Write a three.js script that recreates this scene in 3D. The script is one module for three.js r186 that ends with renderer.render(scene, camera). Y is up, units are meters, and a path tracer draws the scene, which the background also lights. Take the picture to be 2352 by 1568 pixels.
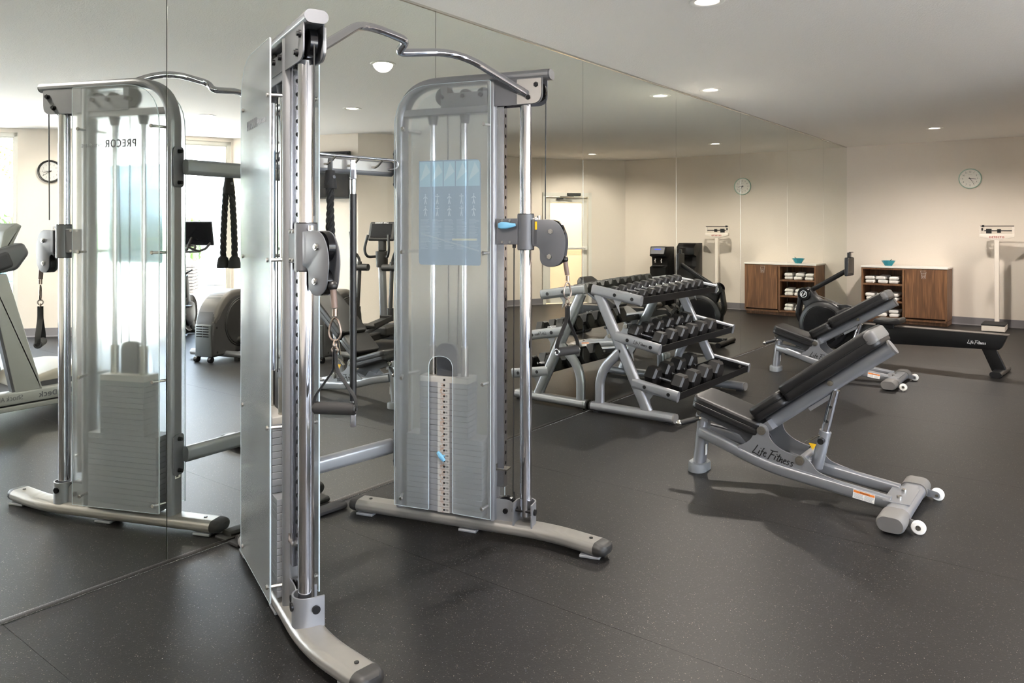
import * as THREE from 'three';
import { mergeGeometries, toCreasedNormals } from 'three/addons/utils/BufferGeometryUtils.js';
import { RoundedBoxGeometry } from 'three/addons/geometries/RoundedBoxGeometry.js';
import { FontLoader } from 'three/addons/loaders/FontLoader.js';
import { TextGeometry } from 'three/addons/geometries/TextGeometry.js';
import { RectAreaLightUniformsLib } from 'three/addons/lights/RectAreaLightUniformsLib.js';

// ---------------------------------------------------------------- camera, sky, sun, exposure
const scene = new THREE.Scene();
const renderer = new THREE.WebGLRenderer({ antialias: true });
renderer.toneMapping = THREE.LinearToneMapping;
renderer.toneMappingExposure = 1.75;
renderer.shadowMap.enabled = true;
RectAreaLightUniformsLib.init();

const IW = 2352, IH = 1568, FOCAL = 1734, HORIZON = 524;
const camera = new THREE.PerspectiveCamera(2 * Math.atan(IH / 2 / FOCAL) * 180 / Math.PI, IW / IH, 0.05, 200);
camera.position.set(3.05, 1.4, 0);
camera.rotation.y = 37.4 * Math.PI / 180;
camera.setViewOffset(IW, IH, 0, IH / 2 - HORIZON, IW, IH);   // shift lens: verticals stay upright
scene.add(camera);

{ // clear sky: pale at the horizon, blue overhead
  const W = 64, H = 64, d = new Float32Array(W * H * 4);
  for (let j = 0; j < H; j++) {
    const e = Math.max(0, (j + 0.5) / H * 2 - 1), k = Math.pow(1 - e, 3);
    const c = [0.36 + 0.6 * k, 0.56 + 0.42 * k, 0.92 + 0.1 * k];
    for (let i = 0; i < W; i++) { const o = (j * W + i) * 4; d[o] = c[0]; d[o + 1] = c[1]; d[o + 2] = c[2]; d[o + 3] = 1; }
  }
  const sky = new THREE.DataTexture(d, W, H, THREE.RGBAFormat, THREE.FloatType);
  sky.mapping = THREE.EquirectangularReflectionMapping; sky.magFilter = THREE.LinearFilter; sky.needsUpdate = true;
  scene.background = sky; scene.backgroundIntensity = 14.0;
}
const sun = new THREE.DirectionalLight(0xfff4e2, 60);        // high sun behind the building: it lights the patio, not the room
sun.position.set(-6, 16, -9); sun.target.position.set(6, 0, -4); sun.castShadow = true;
Object.assign(sun.shadow.camera, { left: -22, right: 22, top: 22, bottom: -22, near: 1, far: 60 }); sun.shadow.mapSize.set(2048, 2048);
scene.add(sun, sun.target);
const DOWNLIGHT = 23;                                          // candela of one ceiling downlight

// ---------------------------------------------------------------- small tools
const V = (x, y, z) => new THREE.Vector3(x, y, z);
const D2R = Math.PI / 180;
let seed = 7;
const rnd = () => (seed = (seed * 16807) % 2147483647) / 2147483647;
const rr = (a, b) => a + (b - a) * rnd();

function prep(g) {
  let q = g.index ? g.toNonIndexed() : g;
  if (!q.attributes.uv) q.setAttribute('uv', new THREE.BufferAttribute(new Float32Array(q.attributes.position.count * 2), 2));
  if (!q.attributes.normal) q.computeVertexNormals();
  for (const k of Object.keys(q.attributes)) if (!['position', 'normal', 'uv'].includes(k)) q.deleteAttribute(k);
  q.morphAttributes = {};
  return q;
}
const join = list => list.length === 1 ? prep(list[0]) : mergeGeometries(list.map(prep));
const used = {};
function numbered(name) { const n = used[name] = (used[name] ?? -1) + 1; return n ? `${name}_${String(n).padStart(3, '0')}` : name; }
function obj(name, geoms, mat, parent) {
  const m = new THREE.Mesh(join(Array.isArray(geoms) ? geoms : [geoms]), mat);
  m.castShadow = m.receiveShadow = true;
  m.name = parent ? name : numbered(name);
  (parent ?? scene).add(m);
  return m;
}
function put(name, mesh, parent) { const m = new THREE.Mesh(mesh.geometry, mesh.material); m.castShadow = m.receiveShadow = true; m.name = name; parent.add(m); return m; }
function tag(o, label, category, group, kind) {
  if (label) o.userData.label = label;
  if (category) o.userData.category = category;
  if (group) o.userData.group = group;
  if (kind) o.userData.kind = kind;
  return o;
}
function thing(name, label, category, [x, y, z] = [0, 0, 0], turn = 0, group) {
  const o = new THREE.Group(); o.name = numbered(name); o.position.set(x, y, z); o.rotation.y = turn; scene.add(o);
  return tag(o, label, category, group);
}
const struct = (o, label) => tag(o, label, null, null, 'structure');
function dup(src, label, [x, y, z], turn = src.rotation.y) {
  const c = src.clone(); c.name = numbered(src.name.replace(/_\d{3}$/, '')); c.userData = { ...src.userData, label }; c.position.set(x, y, z); c.rotation.y = turn; scene.add(c); return c;
}
// geometry
const mv = (g, x = 0, y = 0, z = 0, rx = 0, ry = 0, rz = 0) => { g.applyMatrix4(new THREE.Matrix4().compose(V(x, y, z), new THREE.Quaternion().setFromEuler(new THREE.Euler(rx, ry, rz, 'YXZ')), V(1, 1, 1))); return g; };
const box = (w, h, d, x = 0, y = 0, z = 0, ry = 0) => mv(new THREE.BoxGeometry(w, h, d), x, y, z, 0, ry, 0);
const rbox = (w, h, d, r, x = 0, y = 0, z = 0, rx = 0, ry = 0, rz = 0, seg = 3) => mv(new RoundedBoxGeometry(w, h, d, seg, Math.min(r, w / 2.01, h / 2.01, d / 2.01)), x, y, z, rx, ry, rz);
function cyl(p, q, r, r2 = r, seg = 20, open = false) {
  const a = p.isVector3 ? p : V(...p), b = q.isVector3 ? q : V(...q), d = b.clone().sub(a), L = d.length();
  const g = new THREE.CylinderGeometry(r2, r, L, seg, 1, open);
  g.applyQuaternion(new THREE.Quaternion().setFromUnitVectors(V(0, 1, 0), d.normalize()));
  g.translate((a.x + b.x) / 2, (a.y + b.y) / 2, (a.z + b.z) / 2); return g;
}
const ball = (x, y, z, r, s = 16) => mv(new THREE.SphereGeometry(r, s, Math.ceil(s * 0.7)), x, y, z);
const ring = (R, r, x, y, z, rx = 0, ry = 0, rz = 0, seg = 28) => mv(new THREE.TorusGeometry(R, r, 8, seg), x, y, z, rx, ry, rz);
const lathe = (pts, seg = 28) => new THREE.LatheGeometry(pts.map(p => new THREE.Vector2(...p)), seg);
const circle = (r, n = 12) => Array.from({ length: n }, (_, i) => [r * Math.cos(i / n * 2 * Math.PI), r * Math.sin(i / n * 2 * Math.PI)]);
function stadium(w, h, n = 6) { // long axis first
  const r = Math.min(w, h) / 2, ax = w / 2 - r, by = h / 2 - r, out = [];
  for (let q = 0; q < 4; q++) for (let i = 0; i <= n; i++) { const t = (q + i / n) * Math.PI / 2; out.push([Math.cos(t) * r + (q === 0 || q === 3 ? ax : -ax), Math.sin(t) * r + (q < 2 ? by : -by)]); }
  return out;
}
function rrect(w, h, r, n = 3) { const out = []; for (let q = 0; q < 4; q++) for (let i = 0; i <= n; i++) { const t = (q + i / n) * Math.PI / 2; out.push([Math.cos(t) * r + (q === 0 || q === 3 ? 1 : -1) * (w / 2 - r), Math.sin(t) * r + (q < 2 ? 1 : -1) * (h / 2 - r)]); } return out; }
function fillet(pts, r, n = 8) {
  const p = pts.map(a => a.isVector3 ? a : V(...a)), out = [p[0]];
  for (let i = 1; i < p.length - 1; i++) {
    const a = p[i - 1], b = p[i], c = p[i + 1], rad = Array.isArray(r) ? r[i - 1] : r;
    const u = a.clone().sub(b), v = c.clone().sub(b), lu = Math.min(rad, u.length() * 0.49), lv = Math.min(rad, v.length() * 0.49);
    const s = b.clone().addScaledVector(u.normalize(), lu), e = b.clone().addScaledVector(v.normalize(), lv);
    for (let k = 0; k <= n; k++) { const t = k / n; out.push(s.clone().multiplyScalar((1 - t) * (1 - t)).addScaledVector(b, 2 * t * (1 - t)).addScaledVector(e, t * t)); }
  }
  out.push(p[p.length - 1]); return out;
}
function sweep(profile, path, up = [0, 1, 0], { closed = false, scale, crease = 0.7 } = {}) {
  const p = path.map(a => a.isVector3 ? a : V(...a)), n = p.length, m = profile.length, pos = [], idx = [];
  const tan = i => { const a = closed ? p[(i + n - 1) % n] : p[Math.max(0, i - 1)], b = closed ? p[(i + 1) % n] : p[Math.min(n - 1, i + 1)]; return b.clone().sub(a).normalize(); };
  let N = V(...up), T0 = null;
  for (let i = 0; i < n; i++) {
    const T = tan(i);
    if (T0) N.applyQuaternion(new THREE.Quaternion().setFromUnitVectors(T0, T));
    N.addScaledVector(T, -N.dot(T)).normalize(); T0 = T;
    const B = T.clone().cross(N), s = scale ? scale(i / (n - 1)) : 1;
    for (const [a, b] of profile) { const q = p[i].clone().addScaledVector(N, a * s).addScaledVector(B, b * s); pos.push(q.x, q.y, q.z); }
  }
  const rows = closed ? n : n - 1;
  for (let i = 0; i < rows; i++) for (let j = 0; j < m; j++) { const a = i * m + j, b = i * m + (j + 1) % m, c = ((i + 1) % n) * m + j, d = ((i + 1) % n) * m + (j + 1) % m; idx.push(a, b, c, b, d, c); }
  if (!closed) for (const [o, f] of [[0, 1], [(n - 1) * m, 0]]) { const k = pos.length / 3, c = f ? p[0] : p[n - 1]; pos.push(c.x, c.y, c.z); for (let j = 0; j < m; j++) f ? idx.push(k, o + (j + 1) % m, o + j) : idx.push(k, o + j, o + (j + 1) % m); }
  const g = new THREE.BufferGeometry(); g.setAttribute('position', new THREE.Float32BufferAttribute(pos, 3)); g.setIndex(idx);
  return toCreasedNormals(g, crease);
}
const tube = (pts, r, seg = 12, opt) => sweep(circle(r, seg), pts, pts.length && Math.abs((pts[1].y ?? pts[1][1]) - (pts[0].y ?? pts[0][1])) > 0.8 * (pts[1].isVector3 ? pts[1].distanceTo(pts[0]) : V(...pts[1]).distanceTo(V(...pts[0]))) ? [1, 0, 0.01] : [0, 1, 0.01], opt);
function shape(pts, holes = []) { const s = new THREE.Shape(pts.map(p => new THREE.Vector2(...p))); for (const h of holes) s.holes.push(new THREE.Path(h.map(p => new THREE.Vector2(...p)))); return s; }
function plate(pts, t, bevel = 0, holes = [], seg = 2) { // extruded in z, centred
  const g = new THREE.ExtrudeGeometry(shape(pts, holes), { depth: t - 2 * bevel, bevelEnabled: bevel > 0, bevelSize: bevel, bevelThickness: bevel, bevelOffset: -bevel, bevelSegments: seg, curveSegments: 8 });
  g.translate(0, 0, -t / 2 + bevel); return toCreasedNormals(g, 0.5);
}
const smooth = (pts, n = 40, closed = true) => new THREE.CatmullRomCurve3(pts.map(p => V(p[0], p[1], 0)), closed, 'catmullrom', 0.5).getPoints(n).slice(0, closed ? -1 : undefined).map(p => [p.x, p.y]);
function roundPoly(pts, r, n = 5) { // closed polygon with rounded corners; r number or list
  const out = [], N = pts.length;
  for (let i = 0; i < N; i++) {
    const a = pts[(i + N - 1) % N], b = pts[i], c = pts[(i + 1) % N], R = Array.isArray(r) ? r[i] : r;
    const u = [a[0] - b[0], a[1] - b[1]], v = [c[0] - b[0], c[1] - b[1]], lu = Math.hypot(...u), lv = Math.hypot(...v), k = Math.min(R, lu * 0.49, lv * 0.49);
    if (k < 1e-5) { out.push(b); continue; }
    const s = [b[0] + u[0] / lu * k, b[1] + u[1] / lu * k], e = [b[0] + v[0] / lv * k, b[1] + v[1] / lv * k];
    for (let j = 0; j <= n; j++) { const t = j / n; out.push([s[0] * (1 - t) ** 2 + 2 * b[0] * t * (1 - t) + e[0] * t * t, s[1] * (1 - t) ** 2 + 2 * b[1] * t * (1 - t) + e[1] * t * t]); }
  }
  return out;
}
function flipWinding(g) { const p = prep(g); for (const k of ['position', 'normal', 'uv']) { const a = p.attributes[k], s = a.itemSize; for (let i = 0; i < a.count; i += 3) for (let c = 0; c < s; c++) { const t = a.array[(i + 1) * s + c]; a.array[(i + 1) * s + c] = a.array[(i + 2) * s + c]; a.array[(i + 2) * s + c] = t; } } return p; }
function place(g, o, right, up) { // xy-plane geometry onto a plane: x along right, y along up
  const X = V(...right).normalize(), Y = V(...up).normalize(), Z = X.clone().cross(Y);
  g.applyMatrix4(new THREE.Matrix4().makeBasis(X, Y, Z).setPosition(...o)); return g;
}
const loader = new FontLoader();
const FONT = await loader.loadAsync('fonts/droid/droid_sans_bold.typeface.json');
const FONTR = await loader.loadAsync('fonts/droid/droid_sans_regular.typeface.json');
function text(str, size, { shear = 0, depth = 0.0008, font = FONT, stretch = 1 } = {}) {
  const g = new TextGeometry(str, { font, size, depth, curveSegments: 3, bevelEnabled: false });
  g.computeBoundingBox(); const b = g.boundingBox; g.translate(-(b.min.x + b.max.x) / 2, -(b.min.y + b.max.y) / 2, 0);
  g.applyMatrix4(new THREE.Matrix4().set(stretch, shear, 0, 0, 0, 1, 0, 0, 0, 0, 1, 0, 0, 0, 0, 1)); return g;
}
// the brush-script wordmark used on benches, rack and rower: strokes, not a typeface
function scriptMark(h) { // height of capitals h; centred
  const S = [ // polylines in units of cap height
    [[0.42, 1.0], [0.2, 0.45], [0.0, 0.0], [0.25, 0.04], [0.72, -0.1]],
    [[0.72, 0.5], [0.6, 0.08]], [[0.8, 0.78], [0.82, 0.7]],
    [[1.2, 0.82], [1.08, 0.8], [0.9, 0.1], [0.78, -0.2]], [[0.86, 0.45], [1.16, 0.48]],
    [[1.16, 0.28], [1.42, 0.36], [1.4, 0.5], [1.26, 0.46], [1.16, 0.2], [1.26, 0.04], [1.46, 0.12]],
    [[2.1, 0.98], [1.92, 0.5], [1.7, -0.14]], [[1.8, 0.95], [2.1, 0.92], [2.6, 1.02]], [[1.86, 0.5], [2.3, 0.54]],
    [[2.46, 0.5], [2.34, 0.06]], [[2.54, 0.76], [2.56, 0.68]],
    [[2.86, 0.84], [2.7, 0.3], [2.66, 0.06], [2.82, 0.06]], [[2.6, 0.56], [3.05, 0.6]],
    [[2.98, 0.5], [2.86, 0.04], [3.02, 0.34], [3.18, 0.46], [3.14, 0.2], [3.12, 0.04], [3.24, 0.08]],
    [[3.3, 0.26], [3.54, 0.34], [3.54, 0.47], [3.4, 0.44], [3.3, 0.18], [3.4, 0.04], [3.58, 0.1]],
    [[3.94, 0.44], [3.78, 0.48], [3.7, 0.36], [3.86, 0.22], [3.8, 0.06], [3.62, 0.04]],
    [[4.34, 0.44], [4.18, 0.48], [4.1, 0.36], [4.26, 0.22], [4.2, 0.06], [4.02, 0.04]],
  ];
  return S.map(l => { const c = new THREE.CatmullRomCurve3(l.map(([x, y]) => V((x - 2.17) * h, (y - 0.4) * h, 0)), false, 'catmullrom', 0.4); const g = sweep(stadium(0.105 * h, 0.0012), c.getPoints(l.length > 2 ? 3 * l.length : 2), [1, 0.3, 0]); return prep(g); });
}
// ---------------------------------------------------------------- materials
function dataTex(n, m, fn, srgb = true) {
  const d = new Uint8Array(n * m * 4);
  for (let j = 0; j < m; j++) for (let i = 0; i < n; i++) { const c = fn(i, j), o = (j * n + i) * 4; d[o] = c[0]; d[o + 1] = c[1]; d[o + 2] = c[2]; d[o + 3] = 255; }
  const t = new THREE.DataTexture(d, n, m); t.wrapS = t.wrapT = THREE.RepeatWrapping; t.magFilter = THREE.LinearFilter; t.minFilter = THREE.LinearMipmapLinearFilter; t.generateMipmaps = true;
  if (srgb) t.colorSpace = THREE.SRGBColorSpace; t.needsUpdate = true; return t;
}
function lattice(n) { const a = new Float32Array(n * n); for (let i = 0; i < n * n; i++) a[i] = rnd(); return (x, y) => { const xi = Math.floor(x), yi = Math.floor(y), fx = x - xi, fy = y - yi, u = fx * fx * (3 - 2 * fx), v = fy * fy * (3 - 2 * fy), q = (i, j) => a[((j % n + n) % n) * n + ((i % n + n) % n)]; return (q(xi, yi) * (1 - u) + q(xi + 1, yi) * u) * (1 - v) + (q(xi, yi + 1) * (1 - u) + q(xi + 1, yi + 1) * u) * v; }; }
const n8 = lattice(8), n32 = lattice(32), n64 = lattice(64), n128 = lattice(128);
const std = (color, roughness = 0.5, metalness = 0, extra = {}) => new THREE.MeshPhysicalMaterial({ color, roughness, metalness, ...extra });
const cl = v => Math.max(0, Math.min(255, v));

// rubber gym floor: charcoal granules with grey, tan and bluish flecks
const FLOOR_M = 2.2;
const floorTex = (() => {
  const n = 2048, d = new Uint8Array(n * n * 4);
  for (let j = 0; j < n; j++) for (let i = 0; i < n; i++) { const o = (j * n + i) * 4, g = 12 + 6 * (n128(i / 16, j / 16) - 0.5) + 11 * (rnd() - 0.5) + 6 * (n8(i / 256, j / 256) - 0.5); d[o] = g + 1.5; d[o + 1] = g; d[o + 2] = g - 0.5; d[o + 3] = 255; }
  const cols = [[178, 172, 165], [150, 146, 140], [190, 180, 164], [122, 130, 146], [110, 106, 104], [165, 148, 126]];
  for (let k = 0; k < 26000; k++) {
    const c = cols[Math.floor(rnd() * cols.length)], x = Math.floor(rnd() * n), y = Math.floor(rnd() * n), L = 1 + Math.floor(rnd() * rnd() * 4.5), a = rnd() * Math.PI, w = rnd() < 0.5 ? 2 : 1;
    for (let s = 0; s < L; s++) for (let q = 0; q < w; q++) { const px = (Math.round(x + s * Math.cos(a) + q) + n) % n, py = (Math.round(y + s * Math.sin(a)) + n) % n, o = (py * n + px) * 4, f = 0.7 + 0.3 * rnd(); for (let t = 0; t < 3; t++) d[o + t] = d[o + t] * (1 - f) + c[t] * f; }
  }
  const t = new THREE.DataTexture(d, n, n); t.wrapS = t.wrapT = THREE.RepeatWrapping; t.magFilter = THREE.LinearFilter; t.colorSpace = THREE.SRGBColorSpace; t.needsUpdate = true; return t;
})();
const grainTex = dataTex(512, 512, (i, j) => { const g = cl(128 + 90 * (rnd() - 0.5) + 60 * (n128(i / 4, j / 4) - 0.5)); return [g, g, g]; }, false);
const plasterTex = dataTex(512, 512, (i, j) => { const g = cl(128 + 120 * (n128(i / 4, j / 4) - 0.5) + 80 * (n64(i / 8, j / 8) - 0.5) + 50 * (rnd() - 0.5)); return [g, g, g]; }, false);
const leatherTex = dataTex(512, 512, (i, j) => { const g = cl(128 + 110 * (n128(i / 4, j / 4) - 0.5) + 40 * (rnd() - 0.5)); return [g, g, g]; }, false);
const scuffTex = dataTex(512, 512, (i, j) => { const s = n32(i / 16, j / 16), q = n128(i / 4, j / 4); const g = cl(236 + 14 * (s - 0.5) + 10 * (q - 0.5)); return [g, g, g]; });
const woodTex = dataTex(512, 1024, (i, j) => {
  const w = n8(i / 64 + 0.4 * n8(i / 128, j / 512), j / 420) * 2.2, f = n128(i / 2.2, j / 60), h = n64(i / 7, j / 160), k = 0.5 + 0.32 * Math.sin((i / 20 + w * 5)) * (0.5 + h) * 0.6 + 0.35 * (f - 0.5) + 0.5 * (h - 0.5);
  const a = [86, 58, 37], b = [140, 99, 66]; return a.map((v, t) => cl(v + (b[t] - v) * Math.max(0, Math.min(1, k))));
});
const repeat = (t, x, y) => { const c = t.clone(); c.repeat.set(x, y); c.needsUpdate = true; return c; };

const M = {
  floor: std(0xffffff, 0.46, 0, { map: floorTex, bumpMap: repeat(grainTex, 4, 4), bumpScale: 0.0007, specularIntensity: 0.75 }),
  ceiling: std(0xe6e2dd, 0.85, 0, { bumpMap: plasterTex, bumpScale: 0.0018 }),
  wall: std(0xe0d6ca, 0.8, 0, { bumpMap: plasterTex, bumpScale: 0.0007 }),
  baseboard: std(0x6a676a, 0.6), whiteTrim: std(0xdedbd2, 0.45), alu: std(0xb9bab6, 0.3, 0.85), steelTrim: std(0xd2cfc8, 0.22, 1),
  mirror: std(new THREE.Color().setRGB(0.84, 0.865, 0.81), 0.0, 1), mirrorEdge: std(0x3c4438, 0.3),
  glass: std(0xffffff, 0.0, 0, { transmission: 1, thickness: 0, ior: 1.5 }),
  acrylic: std(0xf6fafb, 0.15, 0, { transmission: 0.93, thickness: 0.004, ior: 1.49 }), acrylicEdge: std(0xb9c6cc, 0.2),
  silver: std(0x8d8e92, 0.36, 0.65, { map: repeat(scuffTex, 1, 1) }), silverFoot: std(0x93908c, 0.38, 0.55, { map: scuffTex }),
  silverB: std(0x94969a, 0.34, 0.65), grey: std(0x5f6064, 0.45, 0.35), greyDark: std(0x47484c, 0.5, 0.2),
  chrome: std(0xd8d8dc, 0.09, 1), chromeWorn: std(0xc6c6cc, 0.16, 1, { bumpMap: repeat(leatherTex, 2, 2), bumpScale: 0.00015 }), steel: std(0xb0aca4, 0.25, 1), zinc: std(0xb2b0ac, 0.3, 1), zincDark: std(0x8c7f76, 0.32, 1), ferrule: std(0x6b5c55, 0.5, 0.4), brushed: std(0x9c9a98, 0.42, 0.8),
  black: std(0x101012, 0.42), blackRubber: std(0x1c1b1b, 0.75), blackGloss: std(0x0e0e10, 0.18), blackMetal: std(0x0d0d0e, 0.4, 0.3), bolt: std(0x1b1b1d, 0.35, 0.6), soot: std(0x070707, 0.9),
  plateGrey: std(0x7f8185, 0.5, 0.2), plateTop: std(0xaaa7a2, 0.5, 0.1),
  blue: std(0x6ca6c6, 0.4), strap: std(0x151516, 0.85), rope: std(0x19191a, 0.8, 0, { bumpMap: leatherTex, bumpScale: 0.0006 }),
  vinyl: std(0x121112, 0.45, 0, { bumpMap: repeat(leatherTex, 6, 6), bumpScale: 0.0002 }), greyPlastic: std(0x62605e, 0.5), greyRubber: std(0x6d7174, 0.6),
  rubberHex: std(0x121111, 0.46, 0, { bumpMap: repeat(leatherTex, 3, 3), bumpScale: 0.0002 }),
  white: std(0xe9e5de, 0.5), towel: std(0xf1ede8, 0.95, 0, { bumpMap: repeat(leatherTex, 5, 5), bumpScale: 0.002, sheen: 0.3 }), whitePaint: std(0xe6ddd2, 0.4), whitePlastic: std(0xeceae4, 0.4), counter: std(0xe9e5de, 0.25),
  wood: std(0xffffff, 0.5, 0, { map: woodTex }),
  teal: std(0x2fb4c6, 0.12, 0, { transmission: 0.55, thickness: 0, ior: 1.5 }), mint: std(0xa9c4b4, 0.4),
  yellow: std(0xe0b018, 0.5), orange: std(0xd87832, 0.5), paper: std(0xe8e6e2, 0.6), red: std(0xa3362f, 0.5), ink: std(0x121214, 0.6), inkSoft: std(0x55585c, 0.6), markWhite: std(0xd6d6d6, 0.4), whiteMark: std(0xe9e7e2, 0.5),
  treadGrey: std(0x8b8e8c, 0.45, 0.15), treadDark: std(0x35363a, 0.5), treadTan: std(0x8e8a80, 0.45), treadMid: std(0x5d5f62, 0.4, 0.2), ellGrey: std(0x363535, 0.42), ellMid: std(0x5a5754, 0.4, 0.1), ellPale: std(0x5d6264, 0.35, 0.3), ellDark: std(0x242322, 0.5),
  screenGlass: std(0x0a0b0d, 0.08), tv: std(0x0c0c10, 0.12),
  concrete: std(0xb9b2a8, 0.85), greyWall: std(0x7d878c, 0.7), leaf: std(0x4e7a32, 0.6, 0, { transmission: 0.3, thickness: 0, side: THREE.DoubleSide }), palm: std(0x7f9a46, 0.5, 0, { transmission: 0.35, thickness: 0, side: THREE.DoubleSide }), bark: std(0x7b6a58, 0.9), wicker: std(0x2f2b2a, 0.7), poolBlue: std(0x4aa8cf, 0.08), hedgeCore: std(0x2f4a20, 0.9),
};
function canvasMat(w, h, draw, opt = {}) {
  const c = document.createElement('canvas'); c.width = w; c.height = h; draw(c.getContext('2d'), w, h);
  const t = new THREE.CanvasTexture(c); t.colorSpace = THREE.SRGBColorSpace;
  return std(0xffffff, 0.5, 0, { map: t, ...opt });
}
const card = (w, h, t = 0.001) => { const g = new THREE.BoxGeometry(w, h, t); return g; };
// ---------------------------------------------------------------- room shell
const CEIL = 2.684, WT = 0.16;
const PW = { A: [0, -12.72], B: [3.96, -12.72], C: [4.96, -11.36], D: [5.32, -10.35], E2: [4.4, -7.36], E: [4.55, -7.15], K: [4.81, -6.85], W2: [6.68, -6.16], WC: [7.37, -4.45], F: [8.75, -2.81], G: [8.75, 3.2], H: [0, 3.2] };
{ // floor: rubber sheets laid side by side, seams across the room
  const f = new THREE.Group(); f.name = 'floor'; scene.add(f); struct(f, 'black rubber gym floor with pale flecks');
  const poly = [PW.H, PW.A, PW.B, PW.C, PW.D, PW.E2, PW.E, PW.K, PW.W2, PW.WC, PW.F, PW.G];
  obj('floor_base', (() => { const g = plate(poly.map(([x, z]) => [x, -z]), 0.1); g.rotateX(-Math.PI / 2); g.translate(0, -0.058, 0); return g; })(), M.soot, f);
  const right = z => { // room width at depth z
    const w = [PW.A, PW.B, PW.C, PW.D, PW.E2, PW.E, PW.K, PW.W2, PW.WC, PW.F, PW.G]; let best = 9;
    for (let i = 1; i < w.length - 1; i++) { const [a, b] = [w[i], w[i + 1]]; if ((z - a[1]) * (z - b[1]) <= 0 && Math.abs(b[1] - a[1]) > 1e-6) best = a[0] + (b[0] - a[0]) * (z - a[1]) / (b[1] - a[1]); }
    return best;
  };
  for (let k = -3; k < 10; k++) {
    const z1 = Math.min(3.2, -1.027 - k * 1.293), z0 = Math.max(-12.72, z1 - 1.293 + 0.0015); if (z1 <= -12.72 || z0 >= 3.2) continue;
    const zs = [z1, ...[PW.F[1], PW.WC[1], PW.W2[1], PW.K[1], PW.E[1], PW.E2[1], PW.D[1], PW.C[1]].filter(z => z < z1 && z > z0), z0];
    const pts = [[0, -z1], ...zs.map(z => [right(z), -z]), [0, -z0]];
    const g = plate(pts.map(([x, y]) => [x, y]), 0.008); g.rotateX(-Math.PI / 2); g.translate(0, -0.004, 0);
    const p = g.attributes.position, uv = g.attributes.uv, ox = k * 0.73, oz = k * 0.31;
    for (let i = 0; i < p.count; i++) uv.setXY(i, (p.getX(i) + ox) / FLOOR_M, (p.getZ(i) + oz) / FLOOR_M);
    obj('rubber_sheet', g, M.floor, f);
  }
}
function slabUV(g, s = 1) { const p = g.attributes.position, n = g.attributes.normal, uv = g.attributes.uv; for (let i = 0; i < p.count; i++) { const ax = Math.abs(n.getX(i)), ay = Math.abs(n.getY(i)); uv.setXY(i, (ay > 0.7 || ax < 0.7 ? p.getX(i) : p.getZ(i)) / s, (ay > 0.7 ? p.getZ(i) : p.getY(i)) / s); } return g; }
const lamps = [[1.33, -4.07], [0.255, -6.69], [1.47, -11.0], [3.23, -5.39], [4.93, -4.72], [3.8, -11.25], [6.63, -4.04], [1.33, -1.2], [3.7, 0.7], [6.3, -0.4], [1.33, 1.6], [6.3, 1.9]];
{
  const poly = roundPoly([[-0.2, -3.4], [-0.2, 13.0], [4.1, 13.0], [5.2, 11.5], [5.6, 10.3], [4.75, 7.4], [5.0, 7.1], [6.85, 6.35], [7.6, 4.5], [9.0, 2.85], [9.0, -3.4]].reverse(), 0);
  const holes = lamps.map(([x, z]) => circle(0.078, 24).map(([a, b]) => [x + a, -z + b]));
  const g = plate(poly, 0.2, 0, holes); g.rotateX(-Math.PI / 2); g.translate(0, CEIL + 0.1, 0); slabUV(g, 0.6);
  struct(obj('ceiling', g, M.ceiling), 'off-white plaster ceiling');
}
// a straight wall: inner face from a to b, openings [from, to, bottom, top] along it
function wall(name, a, b, openings = [], label, base = true) {
  const L = Math.hypot(b[0] - a[0], b[1] - a[1]), t = Math.atan2(-(b[1] - a[1]), b[0] - a[0]);
  const o = new THREE.Group(); o.name = name; o.position.set(a[0], 0, a[1]); o.rotation.y = t; scene.add(o); struct(o, label);
  const ex = 0.0, g = plate([[-ex, -0.1], [L + ex, -0.1], [L + ex, CEIL], [-ex, CEIL]], WT, 0, openings.map(([x0, x1, y0, y1]) => [[x0, Math.max(y0, -0.05)], [x0, y1], [x1, y1], [x1, Math.max(y0, -0.05)]]));
  g.translate(0, 0, o.userData.side ?? -WT / 2); slabUV(g, 0.6); obj('wall_surface', g, M.wall, o);
  if (base) { let x = 0; for (const [x0, x1] of [...openings.filter(q => q[2] < 0.1), [L, L]]) { if (x0 - x > 0.02) { obj('baseboard', mv(plate(roundPoly([[0, 0], [0.03, 0], [0.009, 0.016], [0.006, 0.11], [0, 0.112]].map(([p, q]) => [p, q]), 0.003), x0 - x), (x + x0) / 2, 0, 0, 0, -Math.PI / 2, 0), M.baseboard, o); } x = x1; } }
  return { o, L, t };
}
const far = wall('wall_north', PW.A, PW.B, [], 'cream painted end wall behind the towel cabinet');
const doorWall = wall('wall_northeast', PW.B, PW.C, [[0.70, 1.66, 0, 2.06]], 'cream painted wall with the glazed door');
wall('wall_east', PW.C, PW.D, [], 'cream painted wall beside the glazed door');
wall('wall_east_recess', PW.D, PW.E2, [], 'cream painted wall past the glazed door');
wall('wall_corner', PW.E2, PW.E, [], 'cream painted narrow wall beside the television corner');
wall('wall_corner_return', PW.E, PW.K, [], 'cream painted return wall beside the television');
const tvWall = wall('wall_television', PW.K, PW.W2, [], 'cream painted wall that carries the television');
const winWall = wall('wall_window', PW.W2, PW.WC, [[0.03, 1.76, 0.03, 2.63]], 'wall almost filled by a tall window');
const clockWall = wall('wall_clock', PW.WC, PW.F, [[0.79, 2.08, 0.03, 2.63]], 'cream wall with the dark-rimmed clock and a tall window');
const eastWall = wall('wall_southeast', PW.F, PW.G, [[0.25, 2.05, 0.03, 2.63], [2.25, 4.05, 0.03, 2.63], [4.25, 5.8, 0.03, 2.63]], 'wall with a row of tall windows');
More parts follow.
